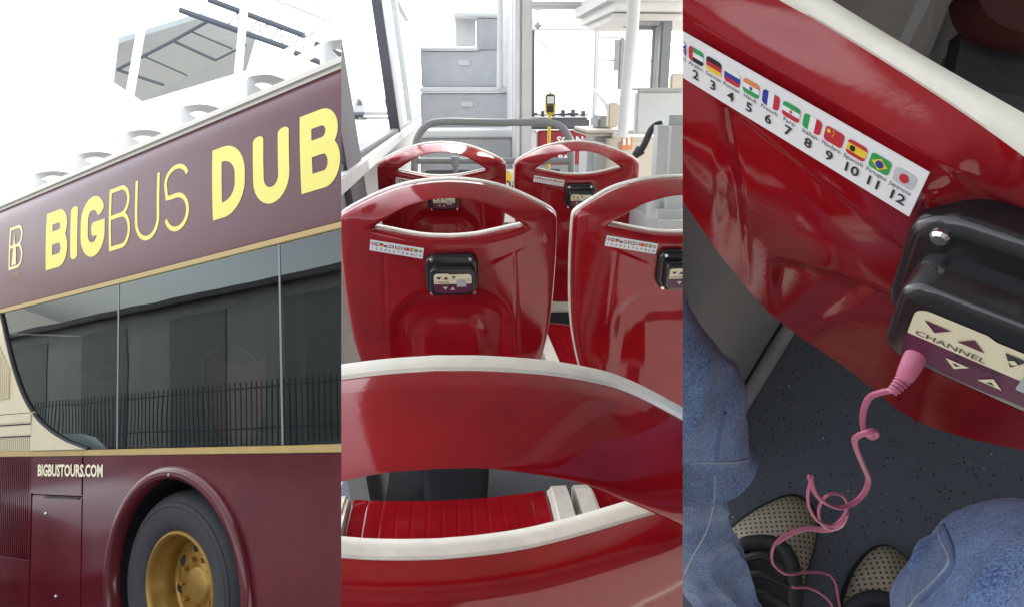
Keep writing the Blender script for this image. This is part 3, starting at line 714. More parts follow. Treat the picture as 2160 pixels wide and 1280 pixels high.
# shelter canopy far behind the bus
def canopy():
    root = thing('shelter_canopy', 'grey roof canopy with steel trusses and white posts behind the bus', 'canopy', T(atD(450, 100, 16)))
    o = root.matrix_world.translation.copy()
    def L(x, y, d): return atD(x, y, d)-o
    sheet = [L(240, 175, 17), L(250, 92, 15), L(425, 38, 15.5), L(540, 82, 17), L(520, 150, 18.5), L(300, 215, 19)]
    up = cv((0, 1, 0))*.12
    v = sheet + [p+up for p in sheet]; n = len(sheet)
    part('roof_sheet', v, [tuple(range(n)), tuple(range(n, 2*n))] + [(i, (i+1) % n, n+(i+1) % n, n+i) for i in range(n)], 'canopy', root)
    def bar(name, a, b, m, w=.09): tube(name, [L(*a), L(*b)], w, m, root, 6)
    for a, b in (((247, 148, 15), (365, 87, 15)), ((365, 87, 15), (440, 45, 15)), ((365, 87, 15), (455, 128, 15.5)), ((247, 148, 15), (345, 180, 16))): bar('purlin', a, b, 'steel', .035)
    for a, b in (((380, 22, 14.5), (615, 105, 14.5)), ((440, 0, 14.5), (642, 76, 14.5)), ((622, 112, 14.5), (684, 136, 14.5)), ((665, 93, 14.5), (735, 124, 14.5))): bar('truss_chord', a, b, 'steel', .065)
    for k in range(4):
        xa = 478+k*45; bar('truss_web', (xa, 58+k*16, 14.6), (xa+22, 26+k*15, 14.6), 'steel', .014)
        bar('truss_web', (xa+22, 26+k*15, 14.6), (xa+30, 68+k*16, 14.6), 'steel', .014)
    bar('rafter', (742, 32, 14.2), (600, 112, 14.2), 'steelwhite', .06); bar('rafter', (742, 70, 14.1), (560, 165, 14.1), 'steelwhite', .10); bar('rafter', (736, 38, 14.3), (640, 82, 14.3), 'steel', .03)
    bar('post', (522, -60, 13.5), (480, 400, 13.5), 'steelwhite', .075); bar('post', (298, 60, 13.5), (236, 420, 13.5), 'steelwhite', .075)
    for a, b in (((440, 45, 15), (520, 78, 15.4)), ((300, 118, 15), (395, 160, 15.6)), ((455, 128, 15.5), (520, 95, 15.3)), ((400, 66, 15), (490, 104, 15.4))): bar('purlin', a, b, 'steel', .022)
    for a, b in (((560, -10, 15), (735, 60, 15)), ((640, -10, 15.2), (735, 28, 15.2)), ((600, 0, 15), (560, 60, 15)), ((690, 20, 15), (650, 90, 15))): bar('truss_chord', a, b, 'palegrey', .05)
canopy()
# across the street, seen only mirrored in the bus windows
CUR[0] = None
fb = thing('street_building', 'long dark grey building across the street mirrored in the bus windows', 'building', MB @ T((-19, -10.6, -.54)))
def wallbox(name, lo, hi, m, bev=.02): return box(name, lo, hi, m, fb, bev)
wallbox('wall', (-16, -3, 0), (11.6, 0, 5.0), 'facade')
wallbox('roof_edge', (-16.2, -3, 5.0), (11.8, .25, 5.2), 'frame')
for k in range(5): wallbox('wall_panel', (-14.5+k*5.4, .0, .6), (-11.6+k*5.4, .04, 4.6), 'railgrey')
wallbox('plinth', (-16.05, -3, 0), (11.65, .03, .6), 'frame')
fn = thing('railing_fence', 'dark vertical bar fence across the street mirrored in the bus windows', 'fence', MB @ T((-19, -9.4, -.54)))
for z in (.25, 1.1, 2.1): box('rail', (-14, -.02, z), (11.6, .02, z+.05), 'steel', fn, 0)
b0 = box('bar', (-14, -.012, 0), (-13.97, .012, 2.3), 'steel', fn, 0)
for k in range(1, 123):
    c = b0.copy(); COL.objects.link(c); c.parent = fn; c.location = (k*.208, 0, 0); SETS[c.name] = None

# ================================================================== SET 2: the lower saloon
CUR[0] = 2
def struct(o): return tag(o, None, kind='structure')
struct(box('floor', (-.36, -1.2, FLOORZ-.05), (1.5, 9.5, FLOORZ), 'busfloor', None, 0))
CUR[0] = None
struct(box('shade_wall_rear', (-.46, -1.36, -.3), (1.6, -1.304, 2.018), 'sidewall', None, 0)); struct(box('ceiling', (-.46, -1.3, 2.02), (1.6, 3.2, 2.08), 'ceil', None, 0)); struct(box('ceiling', (.47, 3.204, 2.02), (1.6, 6.4, 2.08), 'ceil', None, 0))  # rear wall is out of view, added to cut light and reflections
wr = struct(box('shade_wall_right', (1.52, -1.3, -.3), (1.57, 2.2, 2.018), 'sidewall', None, 0))  # unseen right wall, added to block side light from the close-up set
CUR[0] = 2
def wx(z): return -.31-.10*(z-.95)          # side wall leans outwards slightly
wl = struct(prism('wall_left', [(1.7, FLOORZ), (9.0, FLOORZ), (9.0, .86), (1.7, .945)], lambda a, b: (wx(b), a, b), lambda a, b: (wx(b)-.05, a, b), 'sidewall'))
def wallstrip(name, y0, z0, y1, z1, w, d, m, par=wl):
    """bar on the side wall between two (y, z) points"""
    a = Vector((y0, z0)); b = Vector((y1, z1)); t = (b-a).normalized(); n_ = Vector((-t.y, t.x))*w/2
    return prism(name, [tuple(a+n_), tuple(b+n_), tuple(b-n_), tuple(a-n_)], lambda p, q: (wx(q)+d, p, q), lambda p, q: (wx(q)-.04, p, q), m, par, .004)
wallstrip('window_sill', 1.7, .955, 8.9, .868, .045, .03, 'palegrey')
wallstrip('window_frame', 1.7, .990, 8.9, .903, .022, .012, 'frame')
wallstrip('window_pillar', 2.32, .3, 2.32, 2.0, .36, .02, 'frame')
wallstrip('window_frame', 5.0, .93, 5.0, 2.0, .55, .010, 'greyint')
wallstrip('window_frame', 4.66, .94, 4.66, 2.0, .12, .02, 'frame')
wallstrip('window_frame', 6.6, .92, 6.6, 2.0, .2, .012, 'palegrey')
wallstrip('window_frame', 1.7, 1.98, 8.9, 1.98, .06, .012, 'palegrey')
prism('window_pane', [(2.5, .985), (4.6, .965), (4.6, 1.95), (2.5, 1.95)], lambda a, b: (wx(b)-.012, a, b), lambda a, b: (wx(b)-.018, a, b), 'clear', wl)
prism('window_pane', [(5.3, .955), (6.5, .94), (6.5, 1.95), (5.3, 1.95)], lambda a, b: (wx(b)-.012, a, b), lambda a, b: (wx(b)-.018, a, b), 'clear', wl)
# staircase
st = thing('staircase', 'pale grey steps climbing to the upper deck behind the guard rail', 'staircase', T(atY(985, 450, 4.3)))
so_ = st.matrix_world.translation.copy()
def sbox(name, x0, y0, x1, y1, Y, dep, m, par=st, bev=.008, o=None):
    o = so_ if o is None else o
    a = atY(x0, y1, Y)-o; b = atY(x1, y0, Y)-o; a2 = atY(x0, y0, Y)-o; b2 = atY(x1, y1, Y)-o
    xl = (a.x+a2.x)/2; xr = (b.x+b2.x)/2
    return box(name, (xl, a.y, min(a.z, b2.z)), (xr, a.y+dep, max(b.z, a2.z)), m, par, bev)
sbox('riser', 888, 292, 1080, 430, 4.10, .3, 'stairgrey'); sbox('tread', 885, 276, 1086, 291, 4.08, .34, 'stairtrim')
sbox('riser', 888, 197, 1080, 276, 4.45, .3, 'stairgrey'); sbox('tread', 885, 184, 1086, 196, 4.43, .34, 'stairtrim')
sbox('riser', 888, 108, 1076, 185, 4.80, .3, 'stairgrey'); sbox('tread', 885, 100, 1010, 108, 4.78, .34, 'stairtrim')
sbox('landing_wall', 1006, 38, 1082, 108, 5.0, .08, 'stairgrey'); sbox('landing_wall', 960, 38, 1004, 98, 5.15, .06, 'stairtrim')
sbox('landing_coping', 958, 28, 1084, 37, 4.98, .3, 'stairtrim')
sbox('latch_plate', 967, 126, 992, 139, 4.79, .012, 'palegrey', st, .003); sbox('latch_plate', 972, 215, 998, 226, 4.44, .012, 'palegrey', st, .003)  # small plain latch plates on the risers
sbox('side_cheek', 1081, -30, 1090, 430, 4.05, .9, 'stairtrim')
tube('stair_pole', [atY(1056, -40, 4.42)-so_, atY(1053, 188, 4.42)-so_], .016, 'stairtrim', st, 12)
CO = None
post = sbox('partition_post', 1096, -60, 1122, 470, 3.95, .09, 'palegrey', None, .012, Vector((0, 0, 0))); tag(post, 'broad pale grey upright post between the stairs and the front of the bus', 'post')
pw = sbox('partition_panel', 1087, -60, 1096, 470, 3.93, .5, 'stairtrim', None, .004, Vector((0, 0, 0))); tag(pw, 'narrow white panel edge beside the broad grey post by the stairs', 'panel')
# guard rail
gr = thing('guard_rail', 'grey tubular guard rail with rounded corners ahead of the far seats', 'railing', T(atY(1040, 420, 3.3)))
go = gr.matrix_world.translation.copy()
Yg = 3.3
pth = [(872, 560), (873, 420), (876, 318), (884, 285), (905, 263), (940, 257), (1000, 258), (1080, 259), (1150, 259), (1180, 266), (1197, 285), (1204, 315), (1205, 420), (1205, 560)]
tube('top_rail', catmull([atY(x, y, Yg)-go for x, y in pth], 6), .0165, 'railgrey', gr, 14)
tube('mid_rail', [atY(880, 340, Yg)-go, atY(1202, 340, Yg)-go], .0135, 'railgrey', gr, 12)
tube('rail_post', [atY(961, 340, Yg)-go, atY(962, 470, Yg)-go], .0125, 'railgrey', gr, 12)
tube('clamp', [atY(961, 331, Yg)-go, atY(961, 351, Yg)-go], .019, 'railgrey', gr, 12)
sbox('guard_panel', 900, 360, 1180, 560, Yg, .012, 'darkpanel', gr, .004, go)
# notice board between far seats
nb = thing('notice_board', 'small white notice with yellow disc and black figures between the far seats', 'sign', T(atY(1080, 390, 3.0)))
no = nb.matrix_world.translation.copy()
sbox('board', 1052, 358, 1090, 470, 3.0, .01, 'white', nb, .002, no); sbox('board', 1090, 358, 1104, 470, 3.0, .01, 'dashred', nb, .002, no)
c0 = atY(1070, 375, 2.995)-no
flat('disc', [[(c0.x+.018*math.cos(j*math.pi/12), c0.z+.026*math.sin(j*math.pi/12)) for j in range(24)]], lambda a, b: (a, c0.y, b), 'signyellow', nb)
tv, tf = text_data('D&', .05, offset=.001); c1 = atY(1060, 399, 2.994)-no; part('lettering', [(c1.x+a, c1.y, c1.z+b) for a, b in tv], tf, 'ink', nb)
# ticket reader on a yellow pole
tr = thing('ticket_reader', 'yellow and black ticket reader on a yellow pole near the windscreen', 'ticket reader', T(atY(1160, 330, 5.6)))
to = tr.matrix_world.translation.copy()
sbox('body', 1151, 199, 1172, 243, 5.6, .05, 'signyellow', tr, .012, to); sbox('bezel', 1152, 200, 1171, 222, 5.588, .02, 'rubber', tr, .006, to)
sbox('screen', 1154, 204, 1169, 219, 5.582, .008, 'white', tr, .002, to); sbox('keypad', 1154, 223, 1168, 238, 5.594, .008, 'rubber', tr, .003, to)
tube('pole', [atY(1161, 243, 5.62)-to, atY(1159, 250, 5.62)-to, atY(1157, 330, 5.62)-to, atY(1156, 420, 5.62)-to], .013, 'signyellow', tr, 10)
tube('antenna', [atY(1161, 193, 5.62)-to, atY(1161, 200, 5.62)-to], .008, 'greyint', tr, 8)
# dashboard
db = thing('dashboard', 'dashboard with red front panel, white lettering and dark grey top below the windscreen', 'dashboard', T(atY(1180, 360, 6.4)))
do_ = db.matrix_world.translation.copy()
sbox('top', 1112, 249, 1244, 274, 6.3, .5, 'frame', db, .02, do_); sbox('front_panel', 1134, 276, 1242, 380, 6.35, .05, 'dashred', db, .01, do_)
sbox('side_panel', 1112, 276, 1133, 380, 6.36, .05, 'white', db, .01, do_); sbox('foot_panel', 1134, 349, 1242, 380, 6.33, .03, 'greyint', db, .006, do_)
for k in range(6): sbox('dash_vent', 1114+k*21.5, 232+(k*7) % 4, 1135+k*21.5, 252, 6.55+.01*(k % 2), .1, 'frame', db, .03, do_)
for s, x, y, z in (('SCAN', 1174, 303, .085), ('FOR', 1176, 322, .075), ('PAY', 1177, 340, .075)):
    tv, tf = text_data(s, z*1.2, offset=.004); c1 = atY(x, y, 6.34)-do_; part('lettering', [(c1.x+a*.9, c1.y, c1.z+b*.8) for a, b in tv], tf, 'white', db)
# windscreen surround and front
ws = thing('windscreen', 'large bright windscreen with pale frame at the front of the bus', 'window', T(atY(1190, 150, 7.4)))
wo_ = ws.matrix_world.translation.copy()
sbox('header', 1120, 40, 1300, 64, 7.4, .08, 'ceil', ws, .01, wo_); sbox('frame', 1118, 60, 1128, 260, 7.42, .08, 'frame', ws, .01, wo_); sbox('frame', 1253, 60, 1262, 260, 7.42, .08, 'palegrey', ws, .01, wo_)
sbox('pane', 1128, 64, 1253, 250, 7.46, .01, 'clear', ws, 0, wo_)
tube('wiper_arm', [atY(1136, 85, 7.36)-wo_, atY(1160, 105, 7.3)-wo_], .012, 'palegrey', ws, 8); tube('mirror_arm', [atY(1128, 20, 7.0)-wo_, atY(1140, 12, 7.0)-wo_, atY(1160, 9, 7.0)-wo_], .02, 'greyint', ws, 8)
sbox('mirror', 1130, 8, 1148, 22, 6.95, .03, 'greyint', ws, .01, wo_); sbox('speaker', 1128, 48, 1142, 62, 7.2, .06, 'greyint', ws, .02, wo_)
# door bay windows to the right of the windscreen
dw = thing('cab_window', 'narrow cab window with grey frame between windscreen and white pole', 'window', T(atY(1290, 150, 7.0)))
dwo = dw.matrix_world.translation.copy()
sbox('frame', 1262, 55, 1322, 82, 7.0, .06, 'ceil', dw, .01, dwo); sbox('frame', 1306, 82, 1318, 190, 7.0, .06, 'greyint', dw, .01, dwo); sbox('frame', 1262, 126, 1306, 130, 7.02, .03, 'palegrey', dw, .005, dwo)
sbox('blind', 1296, 84, 1306, 150, 6.98, .02, 'greyint', dw, .004, dwo); sbox('pane', 1262, 82, 1306, 200, 7.05, .01, 'clear', dw, 0, dwo)
# slanted white pole
gp = thing('grab_pole', 'thick pale grey grab pole slanting from the ceiling beside the console', 'pole', T(atY(1312, 285, 4.2)))
gpo = gp.matrix_world.translation.copy()
tube('pole', [atY(1341, -60, 4.2)-gpo, atY(1334, 60, 4.2)-gpo, atY(1322, 180, 4.2)-gpo, atY(1313, 285, 4.2)-gpo], [.036, .036, .034, .032], 'palegrey', gp, 16)
tube('base_flange', [atY(1313, 282, 4.2)-gpo, atY(1312, 290, 4.2)-gpo], .05, 'palegrey', gp, 16)
# side windows on the right
sw = thing('side_window', 'side window with dark grey posts above the pale grey partition box', 'window', T(atY(1400, 120, 4.6)))
swo = sw.matrix_world.translation.copy()
sbox('post', 1376, 55, 1390, 195, 4.9, .05, 'greyint', sw, .01, swo); sbox('post', 1392, 40, 1415, 195, 4.6, .06, 'railgrey', sw, .01, swo); sbox('frame', 1340, 52, 1420, 62, 4.92, .05, 'greyint', sw, .01, swo)
sbox('pane', 1340, 62, 1376, 195, 4.95, .01, 'clear', sw, 0, swo); sbox('panel', 1415, 155, 1470, 200, 4.75, .04, 'beige', sw, .01, swo); sbox('frame', 1340, 128, 1376, 131, 4.93, .02, 'palegrey', sw, .003, swo)
# overhead duct
od = thing('overhead_duct', 'white overhead duct and beam under the ceiling at the top right of the cabin', 'duct', T(atY(1380, 30, 4.4)))
odo = od.matrix_world.translation.copy()
sbox('duct', 1284, -40, 1560, 20, 4.4, 1.2, 'ceil', od, .05, odo); sbox('duct_lip', 1282, 18, 1560, 42, 4.55, .9, 'ceil', od, .04, odo); sbox('cross_beam', 1112, 4, 1290, 18, 5.6, .12, 'palegrey', od, .02, odo)
sbox('lamp_strip', 1352, 40, 1420, 46, 4.6, .5, 'greyint', od, .006, odo)
# partition box, upholstered seat, console
pb = thing('partition_box', 'pale grey partition panel behind the grey upholstered seat on the right', 'partition', T(atY(1400, 240, 3.6)))
pbo = pb.matrix_world.translation.copy()
sbox('panel', 1342, 192, 1560, 284, 3.6, .06, 'seatgrey', pb, .012, pbo); sbox('panel_cap', 1340, 186, 1560, 192, 3.58, .1, 'palegrey', pb, .008, pbo)
us = thing('upholstered_seat', 'pale grey high-backed seat with black armrest at the right edge', 'seat', T(atY(1430, 480, 2.35)))
uso = us.matrix_world.translation.copy()
sbox('backrest', 1388, 244, 1620, 520, 2.35, .12, 'seatgrey', us, .035, uso)
sbox('seat_cushion', 1372, 448, 1620, 560, 2.3, .5, 'seatgrey', us, .03, uso)
tube('armrest', catmull([atY(1396, 262, 2.5)-uso, atY(1383, 266, 2.5)-uso, atY(1372, 278, 2.5)-uso, atY(1358, 308, 2.5)-uso, atY(1348, 322, 2.5)-uso], 5), .012, 'rubber', us, 10)
tube('armrest_knob', [atY(1352, 316, 2.5)-uso, atY(1338, 330, 2.5)-uso], [.02, .012], 'rubber', us, 10)
tube('upright', [atY(1380, 420, 2.4)-uso, atY(1378, 470, 2.4)-uso], .03, 'palegrey', us, 10)
cs = thing('driver_console', 'beige driver console with slanted grey front and small red label', 'console', T(atY(1280, 380, 5.0)))
cso = cs.matrix_world.translation.copy()
sbox('front', 1240, 285, 1300, 420, 5.0, .4, 'palegrey', cs, .05, cso); sbox('counter', 1236, 276, 1345, 288, 4.95, .6, 'beige', cs, .03, cso)
sbox('side', 1302, 290, 1395, 480, 4.6, .5, 'beige', cs, .03, cso); sbox('label_plate', 1311, 289, 1334, 316, 4.58, .012, 'f_orange', cs, .004, cso)
for k in range(2): sbox('label_mark', 1314+k*10, 293, 1320+k*10, 307, 4.573, .004, 'white', cs, .001, cso)
sbox('ticket_tray', 1262, 246, 1296, 275, 5.2, .3, 'greyint', cs, .02, cso); sbox('leaflet_rack', 1284, 218, 1306, 270, 5.0, .08, 'beige', cs, .01, cso)
tube('console_rail', [atY(1252, 190, 5.6)-cso, atY(1278, 220, 5.2)-cso, atY(1286, 246, 5.1)-cso], .012, 'palegrey', cs, 10)
# vehicle outside the side window
struct(box('yard', (-30, 9.6, -.6), (30, 90, -.2), 'sand', None, 0))
YV = 36
va, vb2 = atY(742, 247, YV), atY(836, 247, YV); vx0, vx1 = va.x, vb2.x
vm = T(((vx0+vx1)/2, YV, -.2)); hw = (vx1-vx0)/2
pv = thing('parked_van', 'pale grey vehicle parked outside, seen through the left window', 'vehicle', vm)
box('body', (-hw, 0, .22), (hw, 3.6, .62), 'palegrey', pv, .06)
prism('cabin', [(-hw*.92, .62), (hw*.92, .62), (hw*.78, 1.0), (-hw*.78, 1.0)], lambda a, b: (a, .25, b), lambda a, b: (a*.98, 3.2, b), 'palegrey', pv, .04)
prism('rear_window', [(-hw*.78, .66), (hw*.78, .66), (hw*.68, .94), (-hw*.68, .94)], lambda a, b: (a, .235, b), lambda a, b: (a, .26, b), 'frame', pv)
box('bumper', (-hw*.98, -.08, .2), (hw*.98, .05, .34), 'frame', pv, .03)
for sx_ in (-1, 1):
    for yy in (.7, 2.9): lathe('wheel', [(0, .02), (.12, .02), (.21, .03), (.23, .0), (.23, -.2)], 'tyre', pv, (sx_*(hw-.02), yy, .23), (sx_, 0, 0), (0, 1, 0), 20)

# ================================================================== SET 3: a seat and the passenger's knees, seen from above
CUR[0] = 3
def plane_depth(x, y, n, t):
    d = Vector(((x-1080)/FPX, (640-y)/FPX, 1)); return t.dot(n)/d.dot(n)
sN = Vector((.7517, .6395, .1612)); sT = Vector((.09816, .06907, .25708)); sX = Vector((.6238, -.6101, -.4885)); sY = Vector((-.2140, .4677, -.8576))
def gridcurve(pts, n):
    """pts (px,py,depth) -> n world points evenly along the smoothed curve"""
    c = catmull(pts, 10); L = [0]
    for a, b in zip(c, c[1:]): L.append(L[-1]+math.hypot(b.x-a.x, b.y-a.y))
    out = []; j = 0
    for i in range(n):
        s = L[-1]*i/(n-1)
        while j < len(L)-2 and L[j+1] < s: j += 1
        t = (s-L[j])/max(1e-9, L[j+1]-L[j]); q = c[j].lerp(c[j+1], t); out.append(q)
    return out
def sd_(x, y, e=0): return (x, y, plane_depth(x, y, sN, sT)+e)
cA = [sd_(*q, .019-.010*max(0, min(1, (q[0]-1700)/420))) for q in ((1500, -105), (1560, -55), (1642, 0), (1720, 43), (1800, 91), (1900, 153), (2000, 218), (2080, 273), (2160, 331), (2290, 428))]
cB = [sd_(*q) for q in ((1330, -30), (1400, 22), (1440, 48), (1600, 148), (1800, 266), (1963, 356))] + [sd_(2060, 412, .010), sd_(2160, 470, .022), sd_(2290, 540, .03)]
cC = [sd_(*q, .001) for q in ((1300, 68), (1370, 112), (1440, 160), (1600, 262), (1800, 382), (1921, 450))] + [sd_(2020, 510, .02), sd_(2160, 590, .05), sd_(2290, 660, .06)]
cD = [(1345, 235, .315), (1420, 290, .320), (1500, 360, .325), (1600, 440, .325), (1720, 530, .32), (1850, 625, .335), (2000, 705, .345), (2160, 775, .345), (2290, 830, .34)]
cE = [(1400, 372, .37), (1440, 425, .40), (1490, 497, .43), (1540, 565, .46), (1638, 672, .50), (1793, 782, .53), (1910, 874, .54), (2011, 915, .53), (2160, 948, .51), (2290, 960, .49)]
N3 = 150
rows = [gridcurve(c, N3) for c in (cA, cB, cC, cD, cE)]
fine = []
seg = [10, 14, 26, 30]
for i in range(N3):
    colp = [r_[i] for r_ in rows]; c = []
    for s in range(4):
        p0 = colp[s-1] if s else colp[0]*2-colp[1]; p1 = colp[s]; p2 = colp[s+1]; p3 = colp[s+2] if s+2 < 5 else colp[-1]*2-colp[-2]
        for j in range(seg[s]):
            t = j/seg[s]; c.append(.5*((2*p1)+(p2-p0)*t+(2*p0-5*p1+4*p2-p3)*t*t+(3*p1-p0-3*p2+p3)*t**3))
    c.append(colp[-1]); fine.append(c)
M3 = len(fine[0])
seat3 = thing('close_seat', 'red seat back seen close from above with flag sticker and black audio box', 'seat', T(atD(1850, 400, .3)))
s3o = seat3.matrix_world.translation.copy()
outn = cv(-sN)                                     # out of the seat, towards the passenger
v = []; f = []
for j in range(M3):
    for i in range(N3):
        q = fine[i][j]; x, y = q.x, q.y
        # crease of the proud upper panel, a vertical mould line, the recess below
        h = -.0025*smoothstep(7, 11, j)
        yl = 228 + (x-1515)*.80
        if j > 20: h -= .0018*smoothstep(-6, 14, y-yl)*smoothstep(1500, 1530, x + (y-yl)*.02)
        xl = 1517 + max(0, y-235)*.17; 
        if x < 1700: h -= .0018*smoothstep(9, 0, abs(x-xl))*smoothstep(225, 250, y)
        # arch-shaped recess
        u1 = smoothstep(1612, 1632, x-(y-560)*.10)*smoothstep(0, 26, y-(545+(x-1620)*.33+max(0, 1660-x)*.0))
        u2 = smoothstep(0, 30, (x-1640)*.55+(y-640)*1.0-70-max(0, x-1830)*.2)
        h -= .007*u1 - .004*u1*u2
        h *= 1 if j < 12 else smoothstep(M3-1, M3-22, j)
        v.append(atD(x, y, q.z) + outn*h - s3o)
for j in range(M3-1):
    for i in range(N3-1): a = j*N3+i; f.append((a, a+1, a+N3+1, a+N3))
k = len(v)
for q, p in enumerate(list(v)): v.append(p - outn*(.0015+.014*smoothstep(4, 30, q//N3)))
for j in range(M3-1):
    for i in range(N3-1): a = k+j*N3+i; f.append((a, a+1, a+N3+1, a+N3))
for i in range(N3-1): f.append((i, i+1, k+i+1, k+i)); a = (M3-1)*N3+i; f.append((a, a+1, k+a+1, k+a))
for j in range(M3-1): a = j*N3; f.append((a, a+N3, k+a+N3, k+a)); a += N3-1; f.append((a, a+N3, k+a+N3, k+a))
smooth_angle(part('back_shell', v, f, 'red', seat3), 40)
# cream rim along the opening
cA2 = [(1580, -115), (1660, -55), (1739, 0), (1850, 70), (1960, 136), (2060, 193), (2160, 249), (2290, 320)]
g1 = gridcurve(cA, N3); g2 = gridcurve([(x, y, plane_depth(x, y, sN, sT)+.026-.010*max(0, min(1, (x-1740)/420))) for x, y in cA2], N3)
v = []; f = []; rimp = []
for i in range(N3):
    a = atD(*g1[i]); b = atD(*g2[i]); lift = cv(sY)
    mid = (a+b)/2
    rimp.append([a-lift*.003+(-outn)*.001, a+lift*.0015+outn*.0005, a.lerp(b, .12)+lift*.0032, mid+lift*.004, a.lerp(b, .9)+lift*.0025, b, b-lift*.012, a-lift*.012-outn*.006])
nr = len(rimp[0])
for r_ in rimp: v += [p-s3o for p in r_]
for i in range(N3-1):
    for j in range(nr): q = (j+1) % nr; f.append((i*nr+j, i*nr+q, (i+1)*nr+q, (i+1)*nr+j))
f.append(tuple(range(nr))); f.append(tuple((N3-1)*nr+j for j in range(nr)))
smooth_angle(part('cream_trim', v, f, 'cream', seat3), 50)
def f3(a, b, c): return CAM + cv(sT + sX*a + sY*b) + outn*(c+.0008) - s3o
sticker(seat3, f3)
dX = Vector((.744, -.424, -.516)).normalized(); dY = Vector((-.267, .519, -.812)); dY = (dY-dX*dY.dot(dX)).normalized(); dT = Vector((.175, -.001, .307)); dS = .78
dZ = cv(dY).cross(cv(dX)); 
if dZ.dot(outn) < 0: dZ = -dZ
def f3d(a, b, c): return CAM + (cv(dT + dX*a + dY*b) + dZ*c)*dS - s3o
audio_unit(seat3, f3d)

# floor, side wall, kick rail
up3 = cv((-.24, .45, -.86)).normalized(); fP = atD(1850, 1230, .80)
def onfloor(x, y, h=0):
    d = ray(x, y); return CAM + d*((fP+up3*h-CAM).dot(up3)/d.dot(up3))
pl = [onfloor(*q) for q in ((1380, 1420), (2300, 1420), (2300, -120), (1380, -120))]
struct(part('bus_floor', pl + [p-up3*.03 for p in pl], [(0, 1, 2, 3), (4, 5, 6, 7), (0, 1, 5, 4), (1, 2, 6, 5), (2, 3, 7, 6), (3, 0, 4, 7)], 'busfloor'))
ra, rb = onfloor(1552, 842), onfloor(1645, 690); rdv = (rb-ra).normalized()
w0, w1 = ra-rdv*.5, rb+rdv*1.2; inw = rdv.cross(up3).normalized()
if (onfloor(1900, 1000)-ra).dot(inw) < 0: inw = -inw
wv_ = [w0, w1, w1+up3*.75, w0+up3*.75]
struct(part('wall_side', wv_ + [p-inw*.03 for p in wv_], [(0, 1, 2, 3), (4, 5, 6, 7), (0, 1, 5, 4), (1, 2, 6, 5), (2, 3, 7, 6), (3, 0, 4, 7)], 'sidewall'))
kr = tube('kick_rail', [ra-rdv*.30+up3*.012+inw*.012, rb+rdv*.02+up3*.012+inw*.012], .010, 'greyint', None, 12); tag(kr, 'dull metal kick rail along the floor at the foot of the grey wall', 'rail')
# things seen through the opening: grey plastic duct and a red seat ahead with its shade in the colour
dk = thing('floor_duct', 'light grey plastic duct cover beyond the cream rim at the top', 'duct', T(atD(1870, 60, .7)))
dko = dk.matrix_world.translation.copy()
def slab3(name, pts, th, m, par, o):
    p = [atD(*q)-o for q in pts]; n = len(p); nrm = (p[1]-p[0]).cross(p[2]-p[0]).normalized()
    if nrm.dot(cw) < 0: nrm = -nrm
    vv = p + [q+nrm*th for q in p]
    return part(name, vv, [tuple(range(n)), tuple(range(n, 2*n))] + [(i, (i+1) % n, n+(i+1) % n, n+i) for i in range(n)], m, par)
slab3('cover', [(1690, -60, .66), (1995, -60, .70), (1905, 118, .74), (1720, 118, .70)], .05, 'greyint', dk, dko)
slab3('side', [(1990, -60, .705), (2030, -60, .80), (1940, 170, .84), (1903, 122, .745)], .03, 'sidewall', dk, dko)
da = thing('dark_panel', 'dark grey panel beyond the cream rim at the upper right', 'panel', T(atD(2080, 120, .9)))
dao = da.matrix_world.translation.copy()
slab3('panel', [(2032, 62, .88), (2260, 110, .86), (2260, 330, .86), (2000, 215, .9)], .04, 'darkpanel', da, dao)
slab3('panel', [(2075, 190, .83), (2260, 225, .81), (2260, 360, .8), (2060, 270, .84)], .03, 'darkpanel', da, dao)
sa_ = thing('seat_ahead', 'red seat edge with shade put into its colour in the top right corner beyond the cream rim', 'seat', T(atD(2120, 30, .8)))
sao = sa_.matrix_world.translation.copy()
def blob(name, pts, th, m, par, o):
    c = catmull([Vector(q) for q in pts], 5, True); p = [atD(q.x, q.y, q.z)-o for q in c]; n = len(p); cen = sum(p, Vector())/n
    nrm = cw; vv = p + [cen.lerp(q, .93)-nrm*.012 for q in p] + [cen.lerp(q, .95)+nrm*th for q in p]
    ff = [(i, (i+1) % n, n+(i+1) % n, n+i) for i in range(n)] + [(i, (i+1) % n, 2*n+(i+1) % n, 2*n+i) for i in range(n)] + [tuple(range(n, 2*n)), tuple(range(2*n, 3*n))]
    return smooth_angle(part(name, vv, ff, m, par), 50)
blob('back_shell', [(2062, -40, .82), (2045, 10, .82), (2075, 55, .82), (2140, 82, .81), (2240, 90, .80), (2300, 30, .80), (2240, -90, .80)], .04, 'shadedred', sa_, sao)

